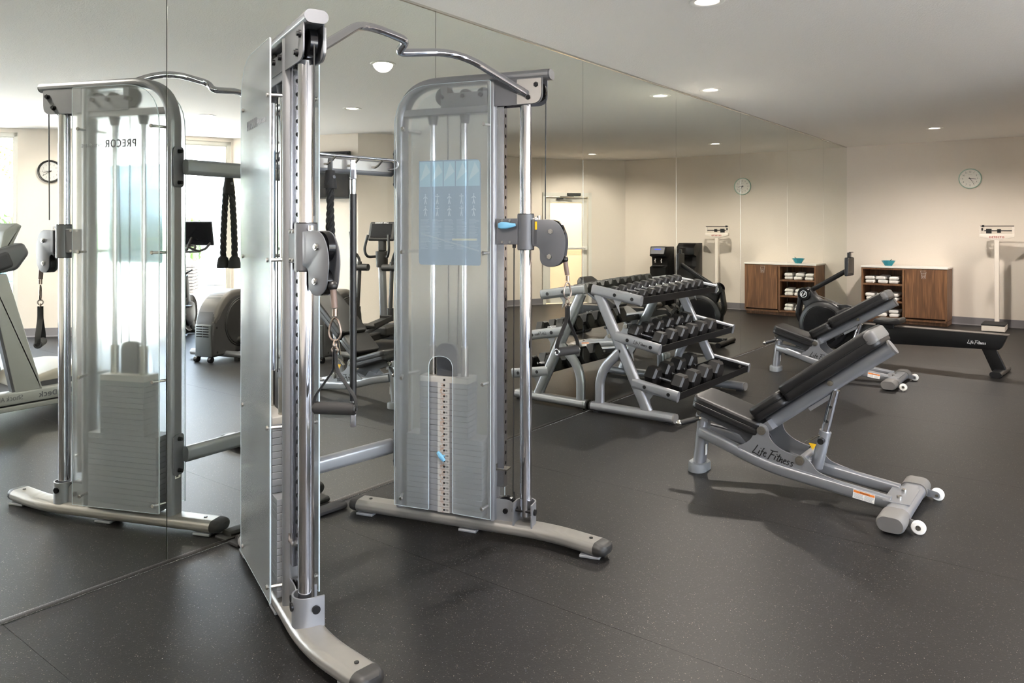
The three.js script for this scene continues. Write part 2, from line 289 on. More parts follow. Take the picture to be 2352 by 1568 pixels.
wall('wall_south', PW.G, PW.H, [], 'cream painted wall at the window end');
{ // mirror wall
  const o = new THREE.Group(); o.name = 'wall_mirror'; scene.add(o); struct(o, 'wall covered with tall frameless mirror panels');
  obj('wall_surface', box(WT, CEIL + 0.1, 15.92 + 0.3, -0.012 - WT / 2, CEIL / 2 - 0.05, -4.76), M.mirrorEdge, o);
  const joints = [3.2]; for (let z = 3.2528 - 1.6256; z > -12.5; z -= 1.6256) joints.push(z); joints.push(-12.72);
  for (let i = 0; i < joints.length - 1; i++) { const a = joints[i], b = joints[i + 1]; obj('mirror_panel', mv(new RoundedBoxGeometry(0.006, CEIL - 0.03, a - b - 0.003, 1, 0.0006), -0.003, CEIL / 2 + 0.004, (a + b) / 2), M.mirror, o); }
  obj('bottom_channel', sweep(roundPoly([[0, 0.001], [0.013, 0.001], [0.014, 0.012], [0.004, 0.021], [0, 0.021]].map(([x, y]) => [y, -x]), 0.003), [[0, 0, 3.2], [0, 0, -12.71]]), M.steelTrim, o);
  obj('top_channel', box(0.008, 0.012, 15.9, 0.004, CEIL - 0.006, -4.76), M.steelTrim, o);
}
// windows
for (const w of [tvWall, clockWall, doorWall, winWall]) w.o.updateMatrixWorld();
function windowIn(w, n, x0, x1, y0, y1, cols = 1) {
  const o = new THREE.Group(); o.name = `window_${n}`; w.o.updateMatrixWorld(); o.applyMatrix4(w.o.matrixWorld); scene.add(o); struct(o, 'tall aluminium-framed window to the sunny patio');
  const t = 0.05, d = 0.09, z = -0.07;
  obj('window_frame', [box(x1 - x0, t, d, (x0 + x1) / 2, y1 - t / 2, z), box(x1 - x0, t, d, (x0 + x1) / 2, y0 + t / 2, z), box(t, y1 - y0, d, x0 + t / 2, (y0 + y1) / 2, z), box(t, y1 - y0, d, x1 - t / 2, (y0 + y1) / 2, z), ...Array.from({ length: cols - 1 }, (_, i) => box(0.06, y1 - y0, d * 0.8, x0 + (x1 - x0) * (i + 1) / cols, (y0 + y1) / 2, z)),
    box(x1 - x0 - 2 * t, 0.02, 0.03, (x0 + x1) / 2, y1 - t - 0.01, z + 0.02), box(0.02, y1 - y0 - 2 * t, 0.03, x1 - t - 0.01, (y0 + y1) / 2, z + 0.02), box(0.02, y1 - y0 - 2 * t, 0.03, x0 + t + 0.01, (y0 + y1) / 2, z + 0.02)], M.whiteTrim, o);
  for (let i = 0; i < cols; i++) { const a = x0 + (x1 - x0) * i / cols + 0.03, b = x0 + (x1 - x0) * (i + 1) / cols - 0.03; obj('pane', mv(new THREE.PlaneGeometry(b - a, y1 - y0 - 2 * t + 0.02), (a + b) / 2, (y0 + y1) / 2, z), M.glass, o); }
}
windowIn(winWall, 1, 0.03, 1.76, 0.03, 2.63, 1);
windowIn(clockWall, 2, 0.79, 2.08, 0.03, 2.63, 1);
windowIn(eastWall, 3, 0.25, 2.05, 0.03, 2.63, 2);
windowIn(eastWall, 4, 2.25, 4.05, 0.03, 2.63, 2);
windowIn(eastWall, 5, 4.25, 5.8, 0.03, 2.63, 2);
{ // glazed door with its frame, closer and push bar, and the lit corridor behind it
  const o = new THREE.Group(); o.name = 'door_1'; doorWall.o.updateMatrixWorld(); o.applyMatrix4(doorWall.o.matrixWorld); scene.add(o); struct(o, 'white-framed frosted glass door with a push bar');
  const x0 = 0.70, x1 = 1.66, y1 = 2.06;
  obj('door_frame', [box(0.06, y1, 0.14, x0 + 0.03, y1 / 2, -0.05), box(0.06, y1, 0.14, x1 - 0.03, y1 / 2, -0.05), box(x1 - x0, 0.07, 0.14, (x0 + x1) / 2, y1 - 0.035, -0.05)], M.whiteTrim, o);
  const leaf = obj('door_leaf', [box(0.1, 1.97, 0.045, x0 + 0.12, 0.995, -0.06), box(0.09, 1.97, 0.045, x1 - 0.115, 0.995, -0.06), box(x1 - x0 - 0.14, 0.1, 0.045, (x0 + x1) / 2, 1.93, -0.06), box(x1 - x0 - 0.14, 0.22, 0.045, (x0 + x1) / 2, 0.12, -0.06)], M.whiteTrim, o);
  obj('door_glass', box(x1 - x0 - 0.32, 1.66, 0.008, (x0 + x1) / 2, 1.055, -0.06), std(0xf2ebe0, 0.5, 0, { transmission: 0.6, thickness: 0 }), leaf);
  obj('push_bar', [cyl([x0 + 0.12, 1.03, -0.0], [x1 - 0.12, 1.03, -0.0], 0.024), box(0.07, 0.07, 0.06, x0 + 0.12, 1.03, -0.015), box(0.05, 0.06, 0.06, x1 - 0.12, 1.03, -0.015)], M.whitePlastic, o);
  obj('door_closer', [rbox(0.26, 0.05, 0.05, 0.008, x0 + 0.36, 2.03, 0.045), box(0.26, 0.014, 0.02, x0 + 0.5, 1.985, 0.05, 0.15), box(0.12, 0.02, 0.03, x0 + 0.62, 1.95, 0.0)], M.ellDark, o);
  const c = new THREE.Group(); c.name = 'wall_corridor'; c.applyMatrix4(doorWall.o.matrixWorld); scene.add(c); struct(c, 'short corridor behind the glazed door');
  obj('wall_surface', [box(2.2, 2.8, 0.1, 1.18, 1.3, -1.6), box(0.1, 2.8, 1.5, 0.1, 1.3, -0.86), box(0.1, 2.8, 1.5, 2.26, 1.3, -0.86)], M.wall, c);
  obj('corridor_floor', box(2.2, 0.1, 1.6, 1.18, -0.06, -0.9), M.counter, c);
  obj('corridor_ceiling', box(2.4, 0.1, 1.7, 1.18, 2.72, -0.9), M.ceiling, c);
  const lp = new THREE.PointLight(0xfff0dc, 12); lp.castShadow = true; lp.position.set(1.2, 2.4, -0.85).applyMatrix4(doorWall.o.matrixWorld); scene.add(lp);
  const bulb = obj('corridor_lamp', mv(new THREE.SphereGeometry(0.08, 20, 12), 1.2, 2.42, -0.85), std(0xffffff, 0.5, 0, { emissive: 0xffe2bd, emissiveIntensity: 6 }), c);
}
// downlights
{
  const what = ['above the cable machine', 'above the dumbbell rack', 'near the end wall clock', 'between cable machine and ellipticals', 'above the ellipticals', 'before the glazed door', 'beside the tall patio window', 'beside the mirror before the cable machine', 'behind the treadmill', 'between treadmill and windows', 'near the mirror at the window end', 'near the corner of the window end'];
  lamps.forEach(([x, z], i) => {
    const o = thing('recessed_downlight', `round white recessed ceiling downlight ${what[i]}`, 'downlight', [x, CEIL, z], 0, 'recessed ceiling downlights');
    obj('trim_ring', lathe([[0.066, 0.004], [0.07, -0.004], [0.095, -0.006], [0.1, -0.001], [0.1, 0.0], [0.0775, 0.0], [0.076, 0.06]], 32), M.whitePlastic, o);
    obj('lamp_lens', mv(new THREE.CylinderGeometry(0.073, 0.073, 0.006, 32), 0, 0.022, 0), std(0xffffff, 0.5, 0, { emissive: 0xfff3e2, emissiveIntensity: 14 }), o);
    const s = new THREE.SpotLight(0xfff5ea, DOWNLIGHT, 0, 80 * D2R, 0.9, 2); s.position.set(x, CEIL + 0.012, z); s.target.position.set(x, 0, z); s.castShadow = true; s.shadow.radius = 4; scene.add(s, s.target);
  });
}
// ---------------------------------------------------------------- outside the windows
{
  struct(obj('ground', box(60, 0.2, 60, 38.76, -0.13, -6), M.concrete), 'pale concrete patio in the sun');
  const wx = thing('patio_building', 'grey rendered building wing beyond the window', 'building', [14.6, 0, -10.3], 0);
  obj('wall', box(4.5, 3.6, 0.3, -1.6, 1.8, -1.6, -0.75), M.greyWall, wx); 
  const wf = obj('window_frame', box(1.0, 1.6, 0.06, -0.95, 1.55, -0.95, -0.75), M.whiteTrim, wx); obj('pane', box(0.88, 1.48, 0.02, -0.93, 1.55, -0.91, -0.75), std(0xb9cbb4, 0.05, 0.9), wf);
  obj('roof_edge', box(4.7, 0.18, 0.6, -1.6, 3.66, -1.5, -0.75), M.whiteTrim, wx);
  const pl = obj('wicker_planter', (() => { const L = []; for (let r = 0; r < 9; r++) for (let s = 0; s < 4; s++) { const a = s * Math.PI / 2; for (let k = 0; k < 5; k++) L.push(rbox(0.14, 0.062, 0.02, 0.009, (k - 2) * 0.132, 0.04 + r * 0.07, 0.33 + ((r + k) % 2) * 0.008, 0, 0, 0, 1).rotateY(a)); } L.push(box(0.62, 0.62, 0.62, 0, 0.32, 0)); return L; })(), M.wicker);
  pl.position.set(13.1, -0.03, -8.9); pl.rotation.y = 0.7; tag(pl, 'dark woven wicker planter box on the patio outside the window', 'planter');
  const pool = obj('swimming_pool', [box(5, 0.02, 9, 22, -0.02, -9, 0.4)], M.poolBlue); tag(pool, 'blue swimming pool beyond the patio', 'pool', null, 'stuff');
  const leafShape = (w, h) => { const g = new THREE.PlaneGeometry(w, h, 1, 2); const p = g.attributes.position; for (let i = 0; i < p.count; i++) { if (Math.abs(p.getY(i)) > h * 0.3) p.setX(i, p.getX(i) * 0.2); else p.setZ(i, 0.15 * w); } g.computeVertexNormals(); return g; };
  { // hedge in the distance
    const im = new THREE.InstancedMesh(leafShape(0.22, 0.4), M.leaf, 5200), m = new THREE.Matrix4(); im.name = 'hedge_foliage';
    for (let i = 0; i < 5200; i++) { const t = rr(0, 1), p = V(26 + 6 * t, 0.1 + 1.7 * Math.pow(rnd(), 0.8), -26 + 26 * t + rr(-0.6, 0.6)); m.compose(p, new THREE.Quaternion().setFromEuler(new THREE.Euler(rr(-1, 1), rr(0, 6.3), rr(-1, 1))), V(1, 1, 1).multiplyScalar(rr(0.7, 1.5))); im.setMatrixAt(i, m); }
    im.castShadow = im.receiveShadow = true; scene.add(im); tag(im, 'green hedge foliage at the edge of the patio', 'hedge', null, 'stuff');
  }
  function palmTree(x, z, h, nf, label) {
    const o = thing('palm_tree', label, 'palm', [x, -0.03, z], 0, 'palm trees outside');
    obj('trunk', tube([[0, 0, 0], [0.05, h * 0.5, 0.02], [0.02, h, 0]], 0.13, 10), M.bark, o);
    for (let k = 0; k < nf; k++) {
      const a = k * 2.399 + rr(-0.2, 0.2), rise = rr(-0.2, 1.0), L = rr(1.3, 1.8), pts = [], gs = [];
      for (let i = 0; i <= 8; i++) { const t = i / 8; pts.push(V(Math.cos(a) * L * t, h + rise * t - (1.1 + 0.5 * rise) * t * t, Math.sin(a) * L * t)); }
      gs.push(tube(pts, 0.012, 5));
      for (let i = 1; i <= 8; i++) for (const s of [-1, 1]) for (const f of [0, 0.5]) { const q = pts[i - 1].clone().lerp(pts[i], f), g = new THREE.PlaneGeometry(0.045, 0.5, 1, 2); g.translate(0, 0.25, 0); g.rotateX(2.2); g.rotateY(-a + Math.PI / 2 + s * 1.0); g.translate(q.x, q.y, q.z); gs.push(g); }
      obj('frond', gs, M.palm, o);
    }
  }
  palmTree(13.4, -5.2, 3.0, 15, 'leafy palm close outside the window beside the dark clock');
  palmTree(17.5, -8.6, 3.4, 13, 'palm standing farther out beyond the patio window');
}
// ---------------------------------------------------------------- cable machine with two towers
const trainer = thing('cable_machine', 'silver dual-tower cable machine with clear shields, weight stacks and pull-up bar', 'cable machine');
const numbersMat = canvasMat(128, 1024, (c, w, h) => {
  c.fillStyle = '#a3a2a0'; c.fillRect(0, 0, w, h);
  for (let k = 0; k < 520; k++) { const y = rnd() * h, x = 20 + 46 * rnd(); c.fillStyle = `rgba(${120 + 30 * rnd() | 0},${84 + 18 * rnd() | 0},${56 + 12 * rnd() | 0},${0.08 + 0.22 * rnd() * (y < h * 0.72 ? 1 : 0.4)})`; c.fillRect(x, y, 4 + 16 * rnd(), 3 + 14 * rnd()); }
  c.fillStyle = '#55565a'; for (let i = 1; i < 24; i++) c.fillRect(0, i * h / 24 - 1, w, 2);
  c.fillStyle = '#141416'; c.font = 'bold 19px sans-serif';
  const lab = ['15', '20', '25', '30', '35', '40', '45', '50', '55', '60', '70', '80', '90', '100', '110', '120', '130', '140', '150', '160', '170', '180', '190', '200'];
  lab.forEach((t, i) => { if (i) c.fillText(t, 84, (i + 0.5) * h / 24 + 7); });
});
const posterMat = canvasMat(512, 800, (c, w, h) => {
  c.fillStyle = '#9aa6b1'; c.fillRect(0, 0, w, h);
  for (let i = 0; i < 5; i++) { c.fillStyle = '#a9bfc9'; c.fillRect(8 + i * 101, 10, 92, 190); c.fillStyle = '#b9c8cd'; c.beginPath(); c.moveTo(10 + i * 101, 160); c.lineTo(60 + i * 101, 20); c.lineTo(98 + i * 101, 90); c.closePath(); c.fill(); }
  c.strokeStyle = '#bac4ca'; c.fillStyle = '#b4bfc7'; c.lineWidth = 7;
  for (let r = 0; r < 2; r++) for (let i = 0; i < 5; i++) { const x = 56 + i * 100, y = 262 + r * 92; c.beginPath(); c.arc(x, y, 6, 0, 7); c.fill(); c.beginPath(); c.moveTo(x, y + 8); c.lineTo(x, y + 38); c.moveTo(x - 17, y + (i % 2 ? 12 : 30)); c.lineTo(x, y + 14); c.lineTo(x + 17, y + (i % 2 ? 12 : 30)); c.moveTo(x - 8, y + 72); c.lineTo(x, y + 36); c.lineTo(x + 8, y + 72); c.stroke(); }
  c.fillStyle = '#aeb8c0'; for (let i = 0; i < 5; i++) for (let k = 0; k < 26; k++) c.fillRect(14 + i * 101, 450 + k * 9, 40 + 46 * rnd(), 3);
  c.fillStyle = '#c3c4b4'; c.fillRect(280, 598, 200, 14);
  c.strokeStyle = '#a9b2b8'; c.lineWidth = 12; c.beginPath(); c.moveTo(20, 560); c.lineTo(500, 690); c.stroke();
}, { roughness: 0.25, transmission: 0.42, thickness: 0 });
posterMat.color.set(0xe6eef4);

const SH0 = 0.212, SH1 = 0.705, SHB = 0.095, SHT = 2.066;      // acrylic shield outline (along, up)
const shieldOuter = roundPoly([[SH0, SHB], [SH1, SHB - 0.004], [SH1, SHT], [SH0, SHT]], [0.004, 0.004, 0.012, 0.2], 10);
const shieldInner = roundPoly([[SH0, SHB], [0.393, SHB], [0.393, 0.81], [0.517, 0.81], [0.517, SHB], [SH1, SHB - 0.004], [SH1, SHT], [SH0, SHT]], [0.004, 0.006, 0.06, 0.06, 0.006, 0.004, 0.012, 0.2], 8);
const kidney = roundPoly([[0.868, 1.437], [0.985, 1.44], [1.03, 1.36], [1.012, 1.25], [0.96, 1.222], [0.905, 1.24], [0.905, 1.312], [0.868, 1.324]], [0.004, 0.06, 0.05, 0.035, 0.04, 0.04, 0.02, 0.004], 6);

function tower(side) {
  const R = side === 'R', a = (R ? -16.2 : 21.7) * D2R, pole = R ? [1.021, -2.757] : [0.942, -1.608];
  const es = V(Math.cos(a), 0, Math.sin(a)), en = R ? V(Math.sin(a), 0, -Math.cos(a)) : V(-Math.sin(a), 0, Math.cos(a));
  const o = V(pole[0], 0, pole[1]).addScaledVector(es, -0.842), mat = new THREE.Matrix4().makeBasis(es, V(0, 1, 0), en).setPosition(o);
  const W = (s, y, n) => V(s, y, n).applyMatrix4(mat);
  const DY = R ? 0 : -0.0467, drop = new THREE.Matrix4().makeTranslation(0, DY, 0), swing = new THREE.Matrix4().makeTranslation(0.888, DY, 0).multiply(new THREE.Matrix4().makeRotationY(R ? 0 : 15 * D2R)).multiply(new THREE.Matrix4().makeTranslation(-0.888, 0, 0));
  let extra = null;
  const add = (name, geoms, m, parent = trainer) => { let g = join(Array.isArray(geoms) ? geoms : [geoms]); if (extra) g = g.applyMatrix4(extra); g = g.applyMatrix4(mat); if (R) g = flipWinding(g); return obj(name, g, m, parent); };
  // base: flat oval tube with a kinked front end, rubber end caps, foot pads
  const basePath = fillet([[-0.025, 0.041, 0], [0.95, 0.041, 0], [1.2, 0.041, -0.075]], 0.16, 12), bp = stadium(0.056, 0.108);
  const base = add('base_tube', sweep(bp, basePath, [0, 1, 0]), M.silverFoot);
  const tip = V(0.25, 0, -0.075).normalize(), e0 = V(1.2, 0.041, -0.075);
  const capShape = t => [1, 0.99, 0.94, 0.82, 0.55][t];
  const capAt = (p, d, m) => add('end_cap', (() => { const pts = [0, 0.012, 0.03, 0.042, 0.05].map(k => p.clone().addScaledVector(d, k)); return sweep(bp, pts, [0, 1, 0], { scale: t => capShape(Math.round(t * 4)) }); })(), m, base);
  capAt(e0, tip, M.ellDark); capAt(V(-0.025, 0.041, 0), V(-1, 0, 0), M.blackRubber);
  for (const [s, n] of [[0.02, 0], [0.57, 0], [1.17, -0.066]]) add('foot_pad', rbox(0.09, 0.012, 0.1, 0.004, s, 0.0065, n), M.plateGrey, base);
  for (const [s, n] of [[0.03, 0], [1.165, -0.065]]) add('bolt', cyl([s, 0.066, n], [s, 0.072, n], 0.008), M.bolt, base);
  // arch frame: back upright, bend, top beam; front upright
  const pr = stadium(0.08, 0.044);
  const arch = add('arch_frame', sweep(pr, fillet([[0.205, 0.06, 0], [0.205, 2.088, 0], [0.958, 2.088, 0]], 0.21, 14), [0, 0, 1]), M.silver);
  add('beam_cap', sweep(pr, [[0.958, 2.088, 0], [0.966, 2.088, 0]], [0, 0, 1]), M.grey, arch);
  add('front_upright', sweep(pr, [[0.685, 0.06, 0], [0.685, 2.07, 0]], [0, 0, 1]), M.silver);
  // perforated adjustment tube
  const holes = []; for (let y = 0.28; y < 1.97; y += 0.0467) holes.push(circle(0.0085, 12).map(([p, q]) => [p, y + q]));
  const front = plate([[-0.019, 0.22], [0.019, 0.22], [0.019, 2.0], [-0.019, 2.0]], 0.003, 0, holes); front.rotateY(Math.PI / 2); front.translate(0.742, 0, 0);
  const perf = add('perforated_tube', [front, box(0.03, 1.78, 0.003, 0.7265, 1.11, 0.0185), box(0.03, 1.78, 0.003, 0.7265, 1.11, -0.0185), box(0.006, 1.78, 0.034, 0.71, 1.11, 0)], M.chromeWorn);
  add('hole_backing', box(0.004, 1.77, 0.03, 0.7345, 1.11, 0), M.soot, perf);
  add('stop_clip', [box(0.05, 0.006, 0.05, 0.735, 0.3, 0), box(0.006, 0.03, 0.05, 0.708, 0.31, 0)], M.steel, perf);
  // guide pole and its socket
  add('guide_pole', cyl([0.842, 0.1, 0], [0.842, 1.965, 0], 0.0275, 0.0275, 36), M.chrome);
  const sock = []; for (let i = 0; i <= 14; i++) { const t = Math.PI * i / 14; sock.push(V(0.842 - 0.044 * Math.cos(t), 0, 0.0 + 0.044 * Math.sin(t))); }
  const socket = add('pole_socket', (() => { const path = [V(0.798, 0, -0.05), ...sock, V(0.886, 0, -0.05)].map(v => v.setY(0.113)); return sweep([[0.052, -0.003], [0.052, 0.003], [-0.05, 0.003], [-0.05, -0.003]], path, [0, 1, 0]); })(), M.silverB);
  add('bolt', [cyl([0.79, 0.125, -0.02], [0.894, 0.125, -0.02], 0.007), cyl([0.888, 0.125, -0.02], [0.897, 0.125, -0.02], 0.014), cyl([0.787, 0.125, -0.02], [0.796, 0.125, -0.02], 0.014), cyl([0.842, 0.13, 0.044], [0.842, 0.13, 0.052], 0.014)], M.bolt, socket);
  // top gusset with its pulley
  const gus = roundPoly([[0.702, 1.955], [0.935, 1.955], [0.935, 2.075], [0.702, 2.075]], [0.002, 0.045, 0.002, 0.002]);
  const gusset = add('top_gusset', [mv(plate(gus, 0.005), 0, 0, 0.033), mv(plate(gus, 0.005), 0, 0, -0.033)], M.grey);
  add('pulley', cyl([0.895, 2.015, -0.012], [0.895, 2.015, 0.012], 0.047, 0.047, 32), M.blackGloss, gusset); add('pulley', cyl([0.77, 2.0, -0.012], [0.77, 2.0, 0.012], 0.04, 0.04, 28), M.blackGloss, gusset);
  for (const [s, y] of [[0.905, 2.04], [0.868, 1.985]]) for (const n of [-1, 1]) add('bolt', [cyl([s, y, 0.03 * n], [s, y, 0.05 * n], 0.008), cyl([s, y, 0.035 * n], [s, y, 0.043 * n], 0.013, 0.013, 6)], M.bolt, gusset);
  add('bar_bracket', mv(plate(roundPoly([[0.815, 1.957], [0.93, 1.957], [0.93, 2.068], [0.815, 2.068]], [0.004, 0.045, 0.004, 0.004]), 0.006), 0, 0, -0.04), M.brushed, gusset);
  // cross rail above the stack with cable pulleys
  const rail = add('stack_rail', rbox(0.46, 0.034, 0.06, 0.004, 0.445, 1.948, 0), M.silver);
  const pb = add('pulley_bracket', [mv(plate(roundPoly([[0.43, 1.962], [0.672, 1.962], [0.672, 2.03], [0.46, 2.03], [0.46, 2.068], [0.43, 2.068]], 0.003), 0.005), 0, 0, 0.03), mv(plate(roundPoly([[0.43, 1.962], [0.672, 1.962], [0.672, 2.03], [0.46, 2.03], [0.46, 2.068], [0.43, 2.068]], 0.003), 0.005), 0, 0, -0.03)], M.grey);
  for (const [s, y, r] of [[0.437, 2.02, 0.046], [0.545, 2.018, 0.032], [0.635, 2.02, 0.032]]) { add('pulley', cyl([s, y, -0.011], [s, y, 0.011], r, r, 28), M.blackRubber, pb); add('bolt', cyl([s, y - 0.006, -0.044], [s, y - 0.006, 0.044], 0.011, 0.011, 8), M.bolt, pb); }
  // weight stack
  const stack = add('weight_stack', [rbox(0.25, 0.028, 0.1, 0.003, 0.453, 0.694, 0)], M.plateTop);
  for (let i = 0; i < 24; i++) { const y = 0.682 - 0.0252 * (i + 0.5), w = i < 10 ? 0.25 : 0.39; add('weight_plate', rbox(w, 0.0243, 0.1, 0.002, 0.453, y, 0, 0, 0, 0, 1), M.plateGrey, stack); }
  { const strip = mv(new THREE.BoxGeometry(0.062, 0.0252 * 24, 0.0012), 0.453, 0.682 - 0.0252 * 12, 0); strip.rotateY(0);
    const inner = prep(strip.clone()); inner.applyMatrix4(new THREE.Matrix4().makeScale(1, 1, 1)); 
    const g = new THREE.BoxGeometry(0.062, 0.0252 * 24, 0.0012); const nIn = -0.0512, c = W(0.453, 0.682 - 0.0252 * 12, nIn);
    place(g, [c.x, c.y, c.z], R ? es.toArray() : es.clone().negate().toArray(), [0, 1, 0]); obj('number_strip', g, numbersMat, stack); }
  add('pin_hole', Array.from({ length: 25 }, (_, i) => cyl([0.456, 0.694 - 0.0252 * i, -0.0525], [0.456, 0.694 - 0.0252 * i, -0.045], 0.0052, 0.0052, 10)), M.soot, stack);
  add('selector_pin', [sweep(stadium(0.012, 0.016), [[0.435, 0.362, -0.075], [0.452, 0.348, -0.082], [0.468, 0.326, -0.075]], [0, 0, 1], { scale: t => 0.6 + 0.9 * Math.sin(Math.PI * (0.15 + 0.7 * t)) }), cyl([0.456, 0.34, -0.05], [0.452, 0.345, -0.082], 0.006)], M.blue, stack);
  add('head_plate', mv(plate(roundPoly([[0.405, 0.708], [0.505, 0.708], [0.505, 0.862], [0.405, 0.862]], [0.002, 0.002, 0.045, 0.045]), 0.03, 0.002), 0, 0, -0.015), M.greyDark, stack);
  for (const s of [0.3725, 0.5385]) add('rod_sleeve', cyl([s, 0.708, 0], [s, 0.845, 0], 0.0185), M.steel, stack);
  for (const s of [0.3725, 0.5385]) add('stack_cushion', rbox(0.06, 0.022, 0.06, 0.005, s, 0.078, 0), M.blackRubber, stack);
  for (const s of [0.3725, 0.5385]) { const r = add('guide_rod', cyl([s, 0.066, 0], [s, 1.935, 0], 0.0118), M.chrome); add('rod_collar', cyl([s, 1.89, 0], [s, 1.932, 0], 0.019, 0.026), M.greyDark, r); }
  // clear shields, each with standoff bolts
  for (const sg of [1, -1]) {
    const pts = sg > 0 ? shieldOuter : shieldInner, n = 0.086 * sg;
    const sh = add('clear_shield', mv(plate(pts, 0.004), 0, 0, n), M.acrylic);
    add('shield_edge', sweep([[0.0024, 0.0008], [-0.0024, 0.0008], [-0.0024, -0.0008], [0.0024, -0.0008]], pts.map(([s, y]) => V(s, y, n)), [0, 0, 1], { closed: true }), M.acrylicEdge, sh);
    for (const [s, y] of [[0.247, 0.128], [0.662, 0.132], [0.249, 0.695], [0.665, 0.695], [0.252, 1.288], [0.668, 1.288], [0.256, 1.87], [0.672, 1.87]])
      add('standoff_bolt', [cyl([s > 0.5 ? s + 0.01 : s - 0.03, y, 0.02 * sg], [s, y, n], 0.0065, 0.0065, 12), cyl([s, y, n], [s, y, n + 0.006 * sg], 0.0095, 0.007, 14)], M.zinc, sh);
    if (sg < 0) { const c = W(0.501, 1.472, n - 0.004), g = (() => { const q = new THREE.ShapeGeometry(shape(roundPoly([[-0.157, -0.241], [0.157, -0.241], [0.157, 0.241], [-0.157, 0.241]], [0.018, 0.012, 0.03, 0.004])), 6), p = q.attributes.position; for (let i = 0; i < p.count; i++) q.attributes.uv.setXY(i, p.getX(i) / 0.314 + 0.5, p.getY(i) / 0.482 + 0.5); return q; })(); place(g, c.toArray(), R ? es.toArray() : es.clone().negate().toArray(), [0, 1, 0]); obj('exercise_chart', g, posterMat, sh); }
    else if (!R) {
      const lay = (str, size, s, y, opt, m) => { const c = W(s, y, n + 0.0026); obj('lettering', place(text(str, size, opt), c.toArray(), es.toArray(), [0, 1, 0]), m, sh); };
      lay('PRECOR', 0.036, 0.425, 1.795, { stretch: 0.95 }, M.inkSoft); lay('USA', 0.013, 0.528, 1.795, { font: FONTR }, M.plateGrey); lay('FTS GLIDE', 0.016, 0.597, 1.788, {}, M.plateGrey);
    }
  }
  { const c = W(0.205, 0.3, 0).addScaledVector(es, -0.0225), g = card(0.035, 0.13); place(g, c.toArray(), R ? en.clone().negate().toArray() : en.toArray(), [0, 1, 0]);
    obj('rating_label', g, canvasMat(64, 240, (x, w, h) => { x.fillStyle = '#dcdad2'; x.fillRect(0, 0, w, h); x.save(); x.translate(46, 10); x.rotate(Math.PI / 2); x.fillStyle = '#222'; x.font = 'bold 20px sans-serif'; x.fillText('PRECOR', 0, 0); x.restore(); x.fillStyle = '#777'; for (let k = 0; k < 14; k++) x.fillRect(10, 16 + k * 12, 26, 4); x.fillStyle = '#333'; x.fillRect(24, 180, 28, 50); }), arch); }
  // bottom pulley
  const lp = add('bottom_pulley', [cyl([0.752, 0.125, -0.012], [0.752, 0.125, 0.012], 0.05, 0.05, 32)], M.blackGloss);
  add('pulley_guard', [1, -1].map(k => mv(plate(roundPoly([[0.705, 0.066], [0.798, 0.066], [0.798, 0.165], [0.705, 0.165]], [0.002, 0.002, 0.05, 0.002]), 0.004), 0, 0, 0.018 * k)), M.silverB, lp);
  add('bolt', [cyl([0.752, 0.115, -0.03], [0.752, 0.115, 0.03], 0.012, 0.012, 8)], M.bolt, lp);
  // sliding carriage: collar, pin plate, lever, pulley arm
  extra = drop;
  const car = add('carriage', [cyl([0.842, 1.305, 0], [0.842, 1.462, 0], 0.0385, 0.0385, 32), rbox(0.1, 0.118, 0.052, 0.004, 0.762, 1.385, 0)], M.grey);
  for (const y of [1.301, 1.461]) add('collar_rim', cyl([0.842, y, 0], [0.842, y + 0.005, 0], 0.037), M.black, car);
  add('lever', sweep(stadium(0.026, 0.014), [[0.724, 1.412, -0.036], [0.74, 1.412, -0.042], [0.765, 1.412, -0.043], [0.79, 1.414, -0.04], [0.806, 1.416, -0.036]], [0, 1, 0], { scale: t => [0.9, 1.25, 1.15, 0.75, 0.5][Math.round(t * 4)] }), M.blue, car);
  for (const [s, y] of [[0.737, 1.435], [0.775, 1.435], [0.737, 1.337], [0.775, 1.337]]) add('screw', cyl([s, y, -0.03], [s, y, 0.03], 0.0058, 0.0058, 10), M.zinc, car);
  add('hinge', [cyl([0.888, 1.318, 0], [0.888, 1.448, 0], 0.006), box(0.05, 0.006, 0.02, 0.874, 1.323, 0), box(0.05, 0.006, 0.02, 0.874, 1.443, 0), cyl([0.905, 1.44, 0], [0.905, 1.456, 0], 0.009)], M.chrome, car);
  extra = swing;
  const arm = add('pulley_arm', [mv(plate(kidney, 0.004, 0.001), 0.012, 0, 0.021), mv(plate(kidney, 0.004, 0.001), 0.012, 0, -0.021), rbox(0.02, 0.11, 0.046, 0.003, 0.896, 1.382, 0)], M.grey);
  add('pulley', cyl([0.975, 1.386, -0.012], [0.975, 1.386, 0.012], 0.05, 0.05, 32), M.blackGloss, arm); add('pulley', cyl([0.968, 1.272, -0.012], [0.968, 1.272, 0.012], 0.045, 0.045, 32), M.blackGloss, arm);
  for (const [s, y] of [[0.968, 1.386], [0.962, 1.274]]) add('bolt', [cyl([s, y, -0.034], [s, y, 0.034], 0.0065), cyl([s, y, 0.022], [s, y, 0.03], 0.0115, 0.0115, 6), cyl([s, y, -0.03], [s, y, -0.022], 0.0115, 0.0115, 6)], M.zinc, arm);
  add('warning_sticker', box(0.01, 0.036, 0.0008, 0.899, 1.412, -0.0236), M.yellow, arm);
  extra = null;
